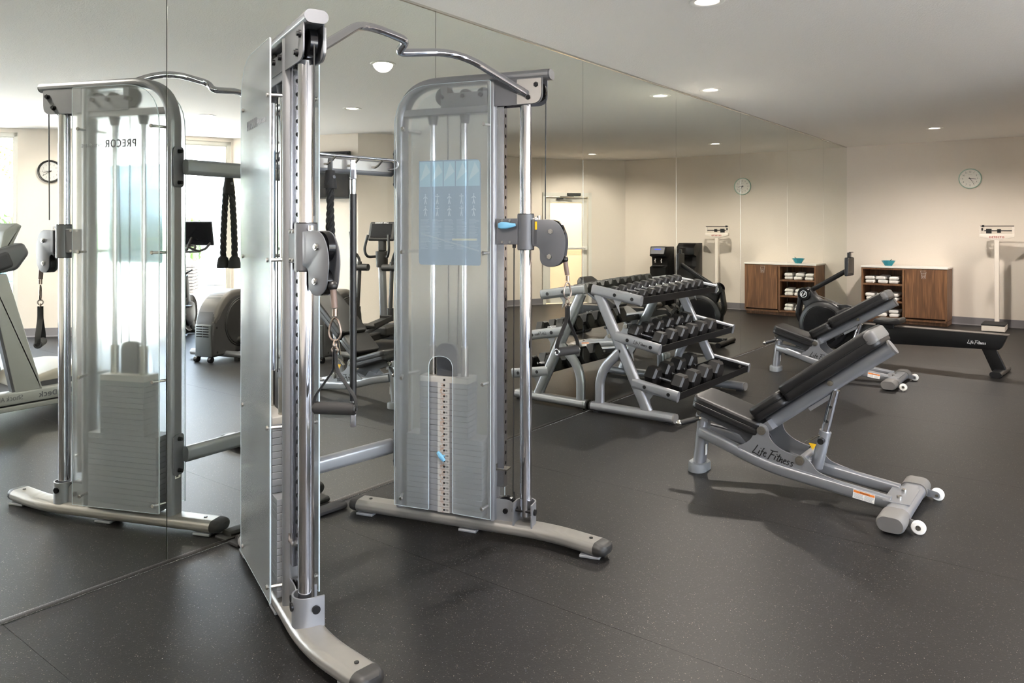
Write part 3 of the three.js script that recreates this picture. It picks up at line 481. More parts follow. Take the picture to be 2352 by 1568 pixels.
  add('cable', [cyl([0.935, 1.44, 0], [0.938, 2.02, 0], 0.0028, 0.0028, 8), cyl([0.78, 0.15, 0], [0.785, 1.33, 0], 0.0028, 0.0028, 8), cyl([0.795, 0.12, 0], [0.785, 0.2, 0], 0.0028, 0.0028, 8), cyl([0.456, 0.85, 0], [0.45, 1.95, 0], 0.0028, 0.0028, 8), cyl([0.5, 0.85, 0], [0.52, 1.95, 0], 0.0028, 0.0028, 8), cyl([0.785, 1.31, 0], [0.785, 1.335, 0], 0.008, 0.008, 10)], M.black);
  extra = swing;
  const ballP = [1.026, 1.262, 0], low = [1.034, 1.205, 0];
  const ballO = add('cable_ball', ball(...ballP, 0.0165), M.black); add('cable_ferrule', cyl([1.029, 1.25, 0], [1.038, 1.192, 0], 0.0105), M.ferrule, ballO);
  extra = null;
  return { W, es, en, hook: V(1.039, 1.19, 0).applyMatrix4(swing).applyMatrix4(mat) };
}
const TL = tower('L'), TRt = tower('R');
const railA = TL.W(0.155, 0, 0), railB = TRt.W(0.155, 0, 0), railD = railB.clone().sub(railA), railF = V(-railD.z, 0, railD.x).normalize(); if (railF.x < 0) railF.negate();
const onRail = (t, y, k) => railA.clone().addScaledVector(railD, t).addScaledVector(railF, k).setY(y);
{ // cross beams between the towers, hook rail, pull-up bar
  const beam = (y, name) => obj(name, sweep(stadium(0.074, 0.045), [onRail(0.02, y, 0), onRail(0.98, y, 0)], [0, 1, 0]), M.silverB, trainer);
  beam(1.686, 'upper_crossbeam'); beam(0.345, 'lower_crossbeam');
  for (const T of [TL, TRt]) for (const y of [1.686, 0.345]) {
    const pl = obj('beam_plate', (() => { const g = plate(roundPoly([[-0.035, -0.095], [0.035, -0.095], [0.035, 0.095], [-0.035, 0.095]], 0.022), 0.006, 0.001); place(g, T.W(0.179, y, 0).toArray(), T.en.toArray(), [0, 1, 0]); return g; })(), M.grey, trainer);
    for (const k of [0.073, -0.073]) obj('bolt', cyl(T.W(0.178, y + k, 0), T.W(0.158, y + k, 0), 0.011, 0.008, 8), M.bolt, pl);
  }
  const P = onRail, L = railD.length(), d = railD.clone().normalize();
  const rail = obj('hook_rail', (() => { const c = P(0.52, 1.69, 0.0255), g = rbox(L * 0.88, 0.046, 0.005, 0.002); place(g, c.toArray(), d.toArray(), [0, 1, 0]); return g; })(), M.brushed, trainer);
  for (const t of [0.2, 0.42, 0.6, 0.79]) obj('hook', tube(fillet([P(t, 1.686, 0.02), P(t, 1.682, 0.06), P(t + 0.02, 1.715, 0.088)], 0.02), 0.0055, 10), M.steel, rail);
  obj('retaining_rod', tube(fillet([P(0.06, 1.68, 0.02), P(0.06, 1.68, 0.08), P(0.06, 1.722, 0.08), P(0.95, 1.722, 0.08), P(0.95, 1.68, 0.08), P(0.92, 1.68, 0.02)], 0.025), 0.0065, 10), M.chrome, rail);
  const C = Math.cos(4 * D2R), S = Math.sin(4 * D2R), LW = (p, q, y) => V(0.19 + p * C + q * S, y, -2.2 + p * S - q * C);
  const pts = [TL.W(0.865, 2.012, -0.043), LW(0.58, -0.14, 2.215), LW(0.568, 0.106, 2.19), LW(0.512, 0.09, 2.146), LW(0.6, 0.38, 2.187), TRt.W(0.862, 2.0, -0.043)];
  const bar = obj('pull_up_bar', tube(fillet(pts, [0.12, 0.045, 0.045, 0.13], 10), 0.0172, 20), M.chromeWorn, trainer);
}
// ---------------------------------------------------------------- things hanging on the cable machine
function carabiner(p, tilt, parent) { // snap hook hanging from p, built in the parent's axes
  const pts = [[0, 0], [0.012, -0.012], [0.02, -0.045], [0.014, -0.066], [0, -0.072], [-0.014, -0.066], [-0.02, -0.045], [-0.012, -0.012]];
  obj('carabiner', [sweep(circle(0.0036, 8), smooth(pts, 36).map(([x, y]) => V(p[0] + x * Math.cos(tilt), p[1] + y, p[2] + x * Math.sin(tilt))), [0.02, 0.02, 1], { closed: true }), cyl([p[0], p[1] + 0.006, p[2]], [p[0], p[1] + 0.03, p[2]], 0.0085)], M.zincDark, parent);
}
function handle(name, label, h, spread, turn, drop, gripHalf) {
  const o = thing(name, label, 'cable handle', [h.x, h.y - 0.03, h.z], turn, null);
  carabiner([0, 0, 0], 0, o);
  obj('ring', [ring(0.012, 0.0032, 0, -0.085, 0, 0, Math.PI / 2, 0), ring(0.01, 0.003, 0, -0.103, 0)], M.zincDark, o);
  const fork = -0.11 - 0.055, gy = -drop;
  const band = (pts) => sweep(stadium(0.026, 0.0028), fillet(pts, 0.02), [0, 0, 1]);
  obj('strap', [band([[0.003, -0.105, 0], [0.004, fork, 0], [gripHalf * 0.98, gy + 0.03, 0], [gripHalf, gy, 0]]), band([[-0.003, -0.105, 0], [-0.004, fork, 0], [-gripHalf * 0.98, gy + 0.03, 0], [-gripHalf, gy, 0]])], M.strap, o);
  const g = obj('grip', cyl([-gripHalf * 0.93, gy - 0.004, 0], [gripHalf * 0.93, gy - 0.004, 0], 0.0195, 0.0195, 24), M.blackRubber, o);
  obj('grip_eyelet', [ring(0.013, 0.005, gripHalf * 0.95, gy - 0.004, 0, 0, Math.PI / 2, 0), ring(0.013, 0.005, -gripHalf * 0.95, gy - 0.004, 0, 0, Math.PI / 2, 0)], spread ? M.chrome : M.black, g);
  return o;
}
handle('stirrup_handle', 'black strap handle with rubber grip hanging from the tower beside the rope', TL.hook, 0, 30 * D2R, 0.285, 0.07);
handle('stirrup_handle', 'black strap handle with chrome grip eyelets hanging before the dumbbell rack', TRt.hook, 1, 72 * D2R, 0.3, 0.06);
{ // triceps rope on the second hook, straight black bar on the third
  const at = (t, k) => onRail(t, 0, k);
  const p = at(0.425, 0.066), rp = thing('triceps_rope', 'twisted black rope attachment hanging on the hook rail', 'rope attachment', [p.x, 0, p.z], -0.05);
  obj('hanger_plate', [mv(plate(roundPoly([[-0.017, 1.62], [0.017, 1.62], [0.014, 1.71], [-0.014, 1.71]], 0.012), 0.006), 0, 0, 0), cyl([-0.03, 1.625, 0], [0.03, 1.625, 0], 0.007)], M.grey, rp);
  obj('rope_sleeve', [cyl([0, 1.655, 0], [0, 1.575, 0], 0.02, 0.03, 16)], M.blackRubber, rp);
  for (const s of [-1, 1]) {
    const L = []; for (let q = 0; q < 3; q++) { const pts = []; for (let i = 0; i <= 60; i++) { const t = i / 60, ph = t * 26 + q * 2.094; pts.push(V(s * (0.004 + 0.026 * Math.sin(t * 1.6)) + 0.0075 * Math.cos(ph), 1.61 - 0.36 * t, s * 0.012 + 0.0075 * Math.sin(ph))); } L.push(tube(pts, 0.0088, 7)); }
    obj('rope', L, M.rope, rp);
    obj('rope_end', mv(lathe([[0, 0.012], [0.014, 0.01], [0.024, 0], [0.032, -0.04], [0.03, -0.05], [0, -0.052]], 20), s * 0.03, 1.25, s * 0.012), M.blackRubber, rp);
  }
  const q = at(0.6, 0.064), br = thing('cable_bar', 'straight black cable bar with silver ends hanging on the hook rail', 'cable bar', [q.x, 0, q.z], 0);
  obj('bar_sleeve', cyl([0, 0.62, 0], [0, 1.555, 0], 0.0155, 0.0155, 20), M.black, br);
  const ends = [[1.555, 1.62, 1.715], [0.62, 0.575, 0.5]];
  obj('bar_end', ends.flatMap(([y0, y1, y2]) => [cyl([0, y0, 0], [0, y1, 0], 0.0135, 0.015), mv(plate(roundPoly([[-0.015, Math.min(y1, y2)], [0.015, Math.min(y1, y2)], [0.013, Math.max(y1, y2)], [-0.013, Math.max(y1, y2)]], 0.012, 5), 0.018, 0.004, [circle(0.007, 10).map(([u, v]) => [u, v + (y2 > y1 ? y2 - 0.02 : y2 + 0.02)])]), 0, 0, 0, 0, 0.9, 0)]), M.chrome, br);
}
{ const st = obj('floor_strip', [sweep(stadium(0.03, 0.07), fillet([[0.05, 0.016, -1.93], [0.055, 0.016, -2.2], [0.07, 0.016, -2.5]], 0.2), [0, 1, 0]), rbox(0.08, 0.012, 0.07, 0.004, 0.05, 0.007, -1.93)], M.blackRubber); tag(st, 'black rubber cable cover strip along the foot of the mirror', 'cable cover'); }
// ---------------------------------------------------------------- dumbbell rack against the mirror
{
  const o = thing('dumbbell_rack', 'silver three-tier dumbbell rack with black trays standing against the mirror', 'dumbbell rack', [0, 0, -5.67]);
  const HZ = 0.69, arms = [[[0.03, 0.932], [0.435, 0.868]], [[0.235, 0.592], [0.585, 0.527]], [[0.375, 0.262], [0.725, 0.205]]];
  for (const s of [1, -1]) {
    const z = s * HZ;
    const base = obj('base_tube', sweep(stadium(0.066, 0.09), [[0.022, 0.043, z], [0.70, 0.043, z]], [0, 1, 0]), M.silverB, o);
    obj('end_cap', sweep(stadium(0.064, 0.088), [[0.70, 0.043, z], [0.712, 0.043, z]], [0, 1, 0]), M.greyPlastic, base);
    obj('end_cap', sweep(stadium(0.067, 0.091), [[0.012, 0.043, z], [0.024, 0.043, z]], [0, 1, 0]), M.blackRubber, base);
    obj('foot_pad', [rbox(0.05, 0.01, 0.06, 0.002, 0.66, 0.005, z), rbox(0.05, 0.01, 0.06, 0.002, 0.07, 0.005, z)], M.blackRubber, base);
    obj('post', sweep(stadium(0.085, 0.055), [[0.49, 0.06, z], [0.075, 0.9, z]], [1, 0.5, 0]), M.silverB, o);
    obj('brace', sweep(stadium(0.075, 0.055), fillet([[0.085, 0.06, z], [0.085, 0.31, z], [0.275, 0.49, z]], 0.2, 12), [1, 0, 0]), M.silverB, o);
    arms.forEach(([a, b], k) => {
      const arm = obj('shelf_arm', sweep(stadium(0.078, 0.045), [[a[0], a[1], z + s * 0.012], [b[0], b[1], z + s * 0.012]], [0, 1, 0]), M.silverB, o);
      const dx = b[0] - a[0], dy = b[1] - a[1], L = Math.hypot(dx, dy);
      obj('arm_cap', sweep(stadium(0.079, 0.046), [[b[0], b[1], z + s * 0.012], [b[0] + dx / L * 0.012, b[1] + dy / L * 0.012, z + s * 0.012]], [0, 1, 0]), M.silverB, arm);
      for (const t of k === 0 ? [0.5, 0.86] : [0.3, 0.84]) { const x = a[0] + dx * t, y = a[1] + dy * t; obj('plug', cyl([x, y, z + s * 0.033], [x, y, z + s * 0.037], 0.0135, 0.0135, 16), M.black, arm); obj('bolt', cyl([x, y, z - s * 0.03], [x, y, z - s * 0.018], 0.011, 0.011, 8), M.zinc, arm); }
      const gx = a[0] + dx * (k === 0 ? 0.36 : 0.16), gy = a[1] + dy * 0.2 - 0.03;
      obj('gusset', mv(plate([[gx + (k === 0 ? 0.04 : 0.03), gy], [gx + 0.14, gy - 0.02], [gx + 0.1, gy - 0.035], [gx + 0.075, gy - 0.07], [gx + 0.085, gy - 0.13], [gx + (k === 0 ? 0.03 : 0.035), gy - 0.03]], 0.006), 0, 0, z), M.silverB, arm);
      if (k === 1 && s > 0) { obj('lettering', scriptMark(0.026).map(g => place(g, [(a[0] + b[0]) / 2 + 0.035, (a[1] + b[1]) / 2 - 0.004, z + 0.0355], [dx, dy, 0], [-dy, dx, 0])), M.ink, arm); }
    });
  }
  arms.forEach(([a, b], k) => {
    const x0 = k === 0 ? 0.05 : a[0] + 0.06, dx = b[0] - a[0], dy = b[1] - a[1], sl = dy / dx, y0 = a[1] + sl * (x0 - a[0]) - 0.03, x1 = b[0] + 0.006, y1 = a[1] + sl * (x1 - a[0]) - 0.03;
    const an = Math.atan2(y1 - y0, x1 - x0), L = Math.hypot(x1 - x0, y1 - y0);
    const tray = obj('tray', mv(plate([[0, 0], [L, 0], [L, 0.055], [L - 0.004, 0.055], [L - 0.004, 0.004], [0.004, 0.004], [0.004, 0.04], [0, 0.04]], 2 * HZ - 0.046), x0, y0, 0, 0, 0, an), M.blackMetal, o);
    for (const s of [1, -1]) obj('tray_side', mv(plate([[0.0, 0], [L, 0], [L, 0.05], [0, 0.05]], 0.004), x0, y0, s * (HZ - 0.02), 0, 0, an), M.blackMetal, tray);
  });
  // dumbbells: hexagonal rubber heads on a chrome handle, lying across each tray
  const tiers = [[10, -5.085, -6.19, 0.05, 0.034, ['top'], 0.245], [6, -5.10, -6.0, 0.063, 0.048, ['middle'], 0.425], [4, -5.14, -5.78, 0.074, 0.056, ['bottom'], 0.56]];
  const ord = ['first', 'second', 'third', 'fourth', 'fifth', 'sixth', 'seventh', 'eighth', 'ninth', 'tenth'];
  tiers.forEach(([n, z0, z1, rMax, rMin, [nm], xc], k) => {
    const [a, b] = arms[k], an = Math.atan2(b[1] - a[1], b[0] - a[0]);
    for (let i = 0; i < n; i++) {
      const t = n > 1 ? i / (n - 1) : 0, r = k === 0 ? 0.036 + 0.02 * Math.min(1, 0.1 + t * 1.05) : k === 1 ? 0.069 + 0.008 * t : 0.08 + 0.007 * t, hl = r * (k === 0 ? 1.4 : 1.15), gh = 0.062, z = z0 + (z1 - z0) * t, y = a[1] + (b[1] - a[1]) / (b[0] - a[0]) * (xc - a[0]) - 0.026 + r * 0.866 + 0.002;
      const d = thing('hex_dumbbell', `black hex dumbbell, ${ord[i]} on the rack's ${nm} tray from the cable machine end`, 'dumbbell', [xc, y, z], 0, 'dumbbells on the rack'); d.rotation.z = an;
      const hex = s => { const L = [[0.0, 0.78], [0.16, 1], [0.86, 1], [1, 0.8]].map(([u, f]) => [s * (gh + u * hl), r * f]); const pos = []; const idx = []; L.forEach(([x, q]) => { for (let j = 0; j < 6; j++) pos.push(x, q * Math.sin(j * Math.PI / 3), q * Math.cos(j * Math.PI / 3)); }); for (let q = 0; q < 3; q++) for (let j = 0; j < 6; j++) { const A = q * 6 + j, B = q * 6 + (j + 1) % 6, C = A + 6, D = B + 6; s > 0 ? idx.push(A, C, B, B, C, D) : idx.push(A, B, C, B, D, C); } pos.push(L[0][0], 0, 0, L[3][0], 0, 0); for (let j = 0; j < 6; j++) { s > 0 ? idx.push(24, j, (j + 1) % 6, 25, 18 + (j + 1) % 6, 18 + j) : idx.push(24, (j + 1) % 6, j, 25, 18 + j, 18 + (j + 1) % 6); } const g = new THREE.BufferGeometry(); g.setAttribute('position', new THREE.Float32BufferAttribute(pos, 3)); g.setIndex(idx); return toCreasedNormals(g, 0.2); };
      obj('head', hex(-1), M.rubberHex, d); obj('head', hex(1), M.rubberHex, d);
      obj('grip', mv(lathe([[0.0, -0.07], [0.011, -0.07], [0.011, -0.052], [0.0155, -0.05], [0.0155, -0.046], [0.012, -0.04], [0.0145, -0.02], [0.0155, 0], [0.0145, 0.02], [0.012, 0.04], [0.0155, 0.046], [0.0155, 0.05], [0.011, 0.052], [0.011, 0.07], [0, 0.07]], 16), 0, 0, 0, 0, 0, Math.PI / 2), M.chromeWorn, d);
    }
  });
}
// ---------------------------------------------------------------- adjustable benches
function bench(pos, backAngle, label) {
  const o = thing('weight_bench', label, 'weight bench', pos, 0, 'adjustable weight benches');
  // origin: floor under the front leg (x forward to the wheels, z across)
  const leg = obj('front_leg', sweep(stadium(0.1, 0.06), [[0, 0.04, 0], [0.035, 0.335, 0]], [0, 0, 1]), M.silverB, o);
  obj('rubber_foot', [sweep(stadium(0.17, 0.1), [[0, 0.001, 0], [0, 0.04, 0], [0.001, 0.05, 0]], [0, 0, 1], { scale: t => t > 0.9 ? 0.92 : 1 })], M.greyRubber, leg);
  obj('sticker', [box(0.002, 0.06, 0.02, 0.05, 0.13, 0.02), box(0.002, 0.03, 0.02, 0.055, 0.2, 0.02)], M.paper, leg);
  for (const s of [1, -1]) {
    const rail = obj('frame_rail', sweep(rrect(0.062, 0.045, 0.014), fillet([[0.03, 0.235, s * 0.05], [0.17, 0.21, s * 0.09], [0.42, 0.135, s * 0.112], [1.03, 0.066, s * 0.112]], 0.12), [0, 1, 0]), M.silverB, o);
    const pts = [[0.275, 0.2], [0.315, 0.235], [0.35, 0.27], [0.385, 0.345], [0.41, 0.353], [0.435, 0.335], [0.45, 0.28], [0.5, 0.238], [0.575, 0.215], [0.625, 0.218], [0.66, 0.19], [0.7, 0.15], [0.82, 0.12], [0.87, 0.105], [0.91, 0.085], [0.6, 0.12], [0.42, 0.148]];
    const plateO = obj('side_plate', mv(plate(smooth(pts, 90), 0.006), 0, 0, s * 0.118), M.silverB, o);
    for (const [x, y] of [[0.405, 0.318], [0.605, 0.195]]) obj('pivot_bolt', [cyl([x, y, s * 0.115], [x, y, s * 0.134], 0.023, 0.023, 24), cyl([x, y, s * 0.134], [x, y, s * 0.137], 0.012, 0.012, 12)], M.steel, plateO);
    if (s > 0) obj('lettering', scriptMark(0.05).map(g => place(g, [0.465, 0.192, 0.1225], [1, -0.19, 0], [0.19, 1, 0])), M.ink, plateO);
    if (s > 0) { const st = obj('warning_sticker', place(card(0.1, 0.042), [0.915, 0.078, s * 0.1352], [1, -0.11, 0], [0.11, 1, 0]), stickerMat, rail); }
  }
  obj('pivot_tube', [cyl([0.405, 0.318, -0.115], [0.405, 0.318, 0.115], 0.02), cyl([0.605, 0.195, -0.115], [0.605, 0.195, 0.115], 0.018)], M.silverB, o);
  // rear crossbar with caps and transport wheels
  const cross = obj('rear_crossbar', sweep(stadium(0.115, 0.066), [[1.075, 0.045, -0.22], [1.075, 0.045, 0.22]], [1, 0, 0]), M.silverB, o);
  obj('mount_plate', rbox(0.12, 0.006, 0.28, 0.002, 1.06, 0.079, 0), M.silverB, cross); obj('bolt', [cyl([1.06, 0.08, 0.06], [1.06, 0.092, 0.06], 0.012, 0.012, 6), cyl([1.06, 0.08, -0.06], [1.06, 0.092, -0.06], 0.012, 0.012, 6)], M.steel, cross);
  for (const s of [1, -1]) {
    obj('end_cap', [sweep(stadium(0.125, 0.078), [[1.075, 0.045, s * 0.22], [1.075, 0.045, s * 0.345], [1.075, 0.045, s * 0.36]], [1, 0, 0], { scale: t => t > 0.9 ? 0.88 : 1 })], M.greyPlastic, cross);
    obj('wheel_bracket', mv(plate(roundPoly([[1.1, 0.02], [1.192, 0.016], [1.192, 0.046], [1.1, 0.065]], 0.014), 0.006), 0, 0, s * 0.25), M.silverB, cross);
    const wh = obj('wheel', mv(lathe([[0.012, -0.011], [0.026, -0.011], [0.031, -0.008], [0.031, 0.008], [0.026, 0.011], [0.012, 0.011]], 28), 1.178, 0.0312, s * 0.272, Math.PI / 2, 0, 0), M.whitePlastic, cross); obj('axle', cyl([1.178, 0.0312, s * 0.244], [1.178, 0.0312, s * 0.288], 0.007), M.steel, wh);
  }
  // seat
  const pad = (len, w, th, m) => { const pts = roundPoly([[-len / 2, -w / 2], [len / 2, -w / 2], [len / 2, w / 2], [-len / 2, w / 2]], 0.045, 6); const g = new THREE.ExtrudeGeometry(shape(pts), { depth: Math.max(0.002, th - 0.036), bevelEnabled: true, bevelSize: 0.016, bevelThickness: 0.018, bevelOffset: -0.016, bevelSegments: 5, curveSegments: 4 }); g.rotateX(-Math.PI / 2); g.translate(0, -(th - 0.036) / 2 - 0 + 0, 0); const q = toCreasedNormals(g, 0.9); const p = q.attributes.position, uv = q.attributes.uv; for (let i = 0; i < p.count; i++) uv.setXY(i, p.getX(i) / 0.3, p.getZ(i) / 0.3); return q; };
  const sa = -15.8 * D2R, seat = obj('seat', mv(pad(0.4, 0.27, 0.05), 0.205, 0.385, 0, 0, 0, sa), M.vinyl, o);
  obj('seat_base', [mv(pad(0.4, 0.265, 0.05), 0.197, 0.353, 0, 0, 0, sa)], M.vinyl, seat); obj('seam', [mv((() => { const pts = roundPoly([[-0.2, -0.135], [0.2, -0.135], [0.2, 0.135], [-0.2, 0.135]], 0.045, 6).map(([x, z]) => V(x, 0, z)); return sweep(circle(0.0022, 6), pts, [0, 1, 0], { closed: true }); })(), 0.201, 0.37, 0, 0, 0, sa)], M.black, seat);
  obj('seat_bracket', [mv(plate([[0.02, 0.33], [0.07, 0.375], [0.36, 0.29], [0.4, 0.24], [0.3, 0.22], [0.26, 0.26], [0.13, 0.3]], 0.006), 0, 0, 0.06), mv(plate([[0.02, 0.33], [0.07, 0.375], [0.36, 0.29], [0.4, 0.24], [0.3, 0.22], [0.26, 0.26], [0.13, 0.3]], 0.006), 0, 0, -0.06)], M.greyDark, o);
  const fp = obj('front_pivot', [mv(plate(roundPoly([[-0.005, 0.32], [0.075, 0.29], [0.06, 0.34], [0.04, 0.37], [0.015, 0.37]], 0.014), 0.1), 0, 0, 0)], M.silverB, o); obj('pivot_bolt', [cyl([0.028, 0.345, 0.05], [0.028, 0.345, 0.062], 0.018), cyl([0.028, 0.345, -0.05], [0.028, 0.345, -0.062], 0.018)], M.steel, fp);
  const hd = obj('lever', [cyl([0.02, 0.31, 0.05], [-0.06, 0.285, 0.09], 0.0125), cyl([0.0, 0.303, 0.06], [-0.07, 0.28, 0.1], 0.0165)], M.black, o); obj('lever_tip', [ball(-0.078, 0.278, 0.104, 0.019), cyl([0.03, 0.312, 0.045], [0.0, 0.303, 0.06], 0.012)], M.steel, hd);
  // backrest turning about the pivot
  const B = new THREE.Matrix4().makeTranslation(0.405, 0.318, 0).multiply(new THREE.Matrix4().makeRotationZ(backAngle * D2R));
  const bg = (g) => join(Array.isArray(g) ? g : [g]).applyMatrix4(B);
  const bt = obj('back_tube', bg(sweep(stadium(0.075, 0.055), [[0.0, 0.012, 0], [0.78, 0.012, 0]], [0, 1, 0])), M.silverB, o);
  obj('tube_cap', bg(sweep(stadium(0.078, 0.058), [[0.78, 0.012, 0], [0.79, 0.012, 0]], [0, 1, 0])), M.greyPlastic, bt);
  obj('bracket', bg([box(0.05, 0.05, 0.19, 0.02, 0.0, 0), box(0.15, 0.02, 0.03, 0.32, -0.035, 0.0)]), M.silverB, bt); obj('bolt', bg([cyl([0.43, 0.02, 0.028], [0.43, 0.02, 0.045], 0.014)]), M.steel, bt);
  const seam = (len, w, x, y) => sweep(circle(0.0022, 6), roundPoly([[-len / 2, -w / 2], [len / 2, -w / 2], [len / 2, w / 2], [-len / 2, w / 2]], 0.045, 6).map(([a, z]) => V(a + x, y, z)), [0, 1, 0], { closed: true });
  const b1 = obj('lower_back_pad', bg(mv(pad(0.21, 0.27, 0.05), 0.1, 0.1, 0)), M.vinyl, o); obj('pad_base', bg(mv(pad(0.21, 0.265, 0.05), 0.1, 0.07, 0)), M.vinyl, b1); obj('seam', bg(seam(0.21, 0.271, 0.1, 0.085)), M.black, b1);
  const b2 = obj('back_pad', bg(mv(pad(0.575, 0.28, 0.06), 0.495, 0.112, 0)), M.vinyl, o); obj('pad_base', bg(mv(pad(0.575, 0.275, 0.06), 0.495, 0.075, 0)), M.vinyl, b2); obj('seam', bg(seam(0.575, 0.281, 0.495, 0.093)), M.black, b2);
  obj('pad_tip', bg([mv(pad(0.07, 0.286, 0.07), 0.752, 0.1, 0)]), M.greyPlastic, b2);
  // telescopic strut from the lower pivot to the back tube
  const top = V(0.42, -0.02, 0).applyMatrix4(B), bot = V(0.655, 0.14, 0), dir = top.clone().sub(bot), mid = bot.clone().addScaledVector(dir, 0.47);
  const sl = obj('strut_sleeve', cyl(bot, mid, 0.03, 0.03, 20), M.silverB, o); obj('knob', cyl([mid.x - 0.01, mid.y - 0.045, 0.02], [mid.x - 0.01, mid.y - 0.045, 0.06], 0.016), M.black, sl); obj('release_lever', rbox(0.09, 0.01, 0.02, 0.003, mid.x - 0.06, mid.y - 0.045, 0.02, 0, 0, 0.6), M.steel, sl);
  obj('warning_triangle', place((() => { const g = new THREE.ExtrudeGeometry(shape([[-0.02, 0.018], [0.02, 0.018], [0, -0.018]]), { depth: 0.001, bevelEnabled: false }); return g; })(), [mid.x - 0.055, mid.y - 0.085, 0.035], [1, 0, 0], [0, 1, 0]), M.yellow, sl);
  const ch = obj('strut_rod', cyl(mid, top, 0.0225, 0.0225, 20), M.chrome, o); obj('strut_hole', [0.25, 0.6].map(t => { const c = mid.clone().lerp(top, t); return cyl([c.x, c.y, 0.0], [c.x, c.y, 0.0232], 0.0075, 0.0075, 12); }), M.soot, ch);
  return o;
}
const stickerMat = canvasMat(256, 108, (c, w, h) => { c.fillStyle = '#e9e7e3'; c.fillRect(0, 0, w, h); c.fillStyle = '#dd7a2c'; c.fillRect(4, 4, w - 8, 30); c.fillStyle = '#1c1c1c'; c.font = 'bold 24px sans-serif'; c.fillText('WARNING', 78, 28); c.fillStyle = '#8b8b8b'; for (let k = 0; k < 7; k++) { c.fillRect(8, 40 + k * 9, 100 + 20 * rnd(), 4); c.fillRect(136, 40 + k * 9, 90 + 20 * rnd(), 4); } });
bench([1.252, 0, -4.145], 37.8, 'silver incline bench with black pads standing alone between cable machine and dumbbell rack');
bench([0.60, 0, -7.485], 31.5, 'silver incline bench with lower backrest between dumbbell rack and rowing machine');
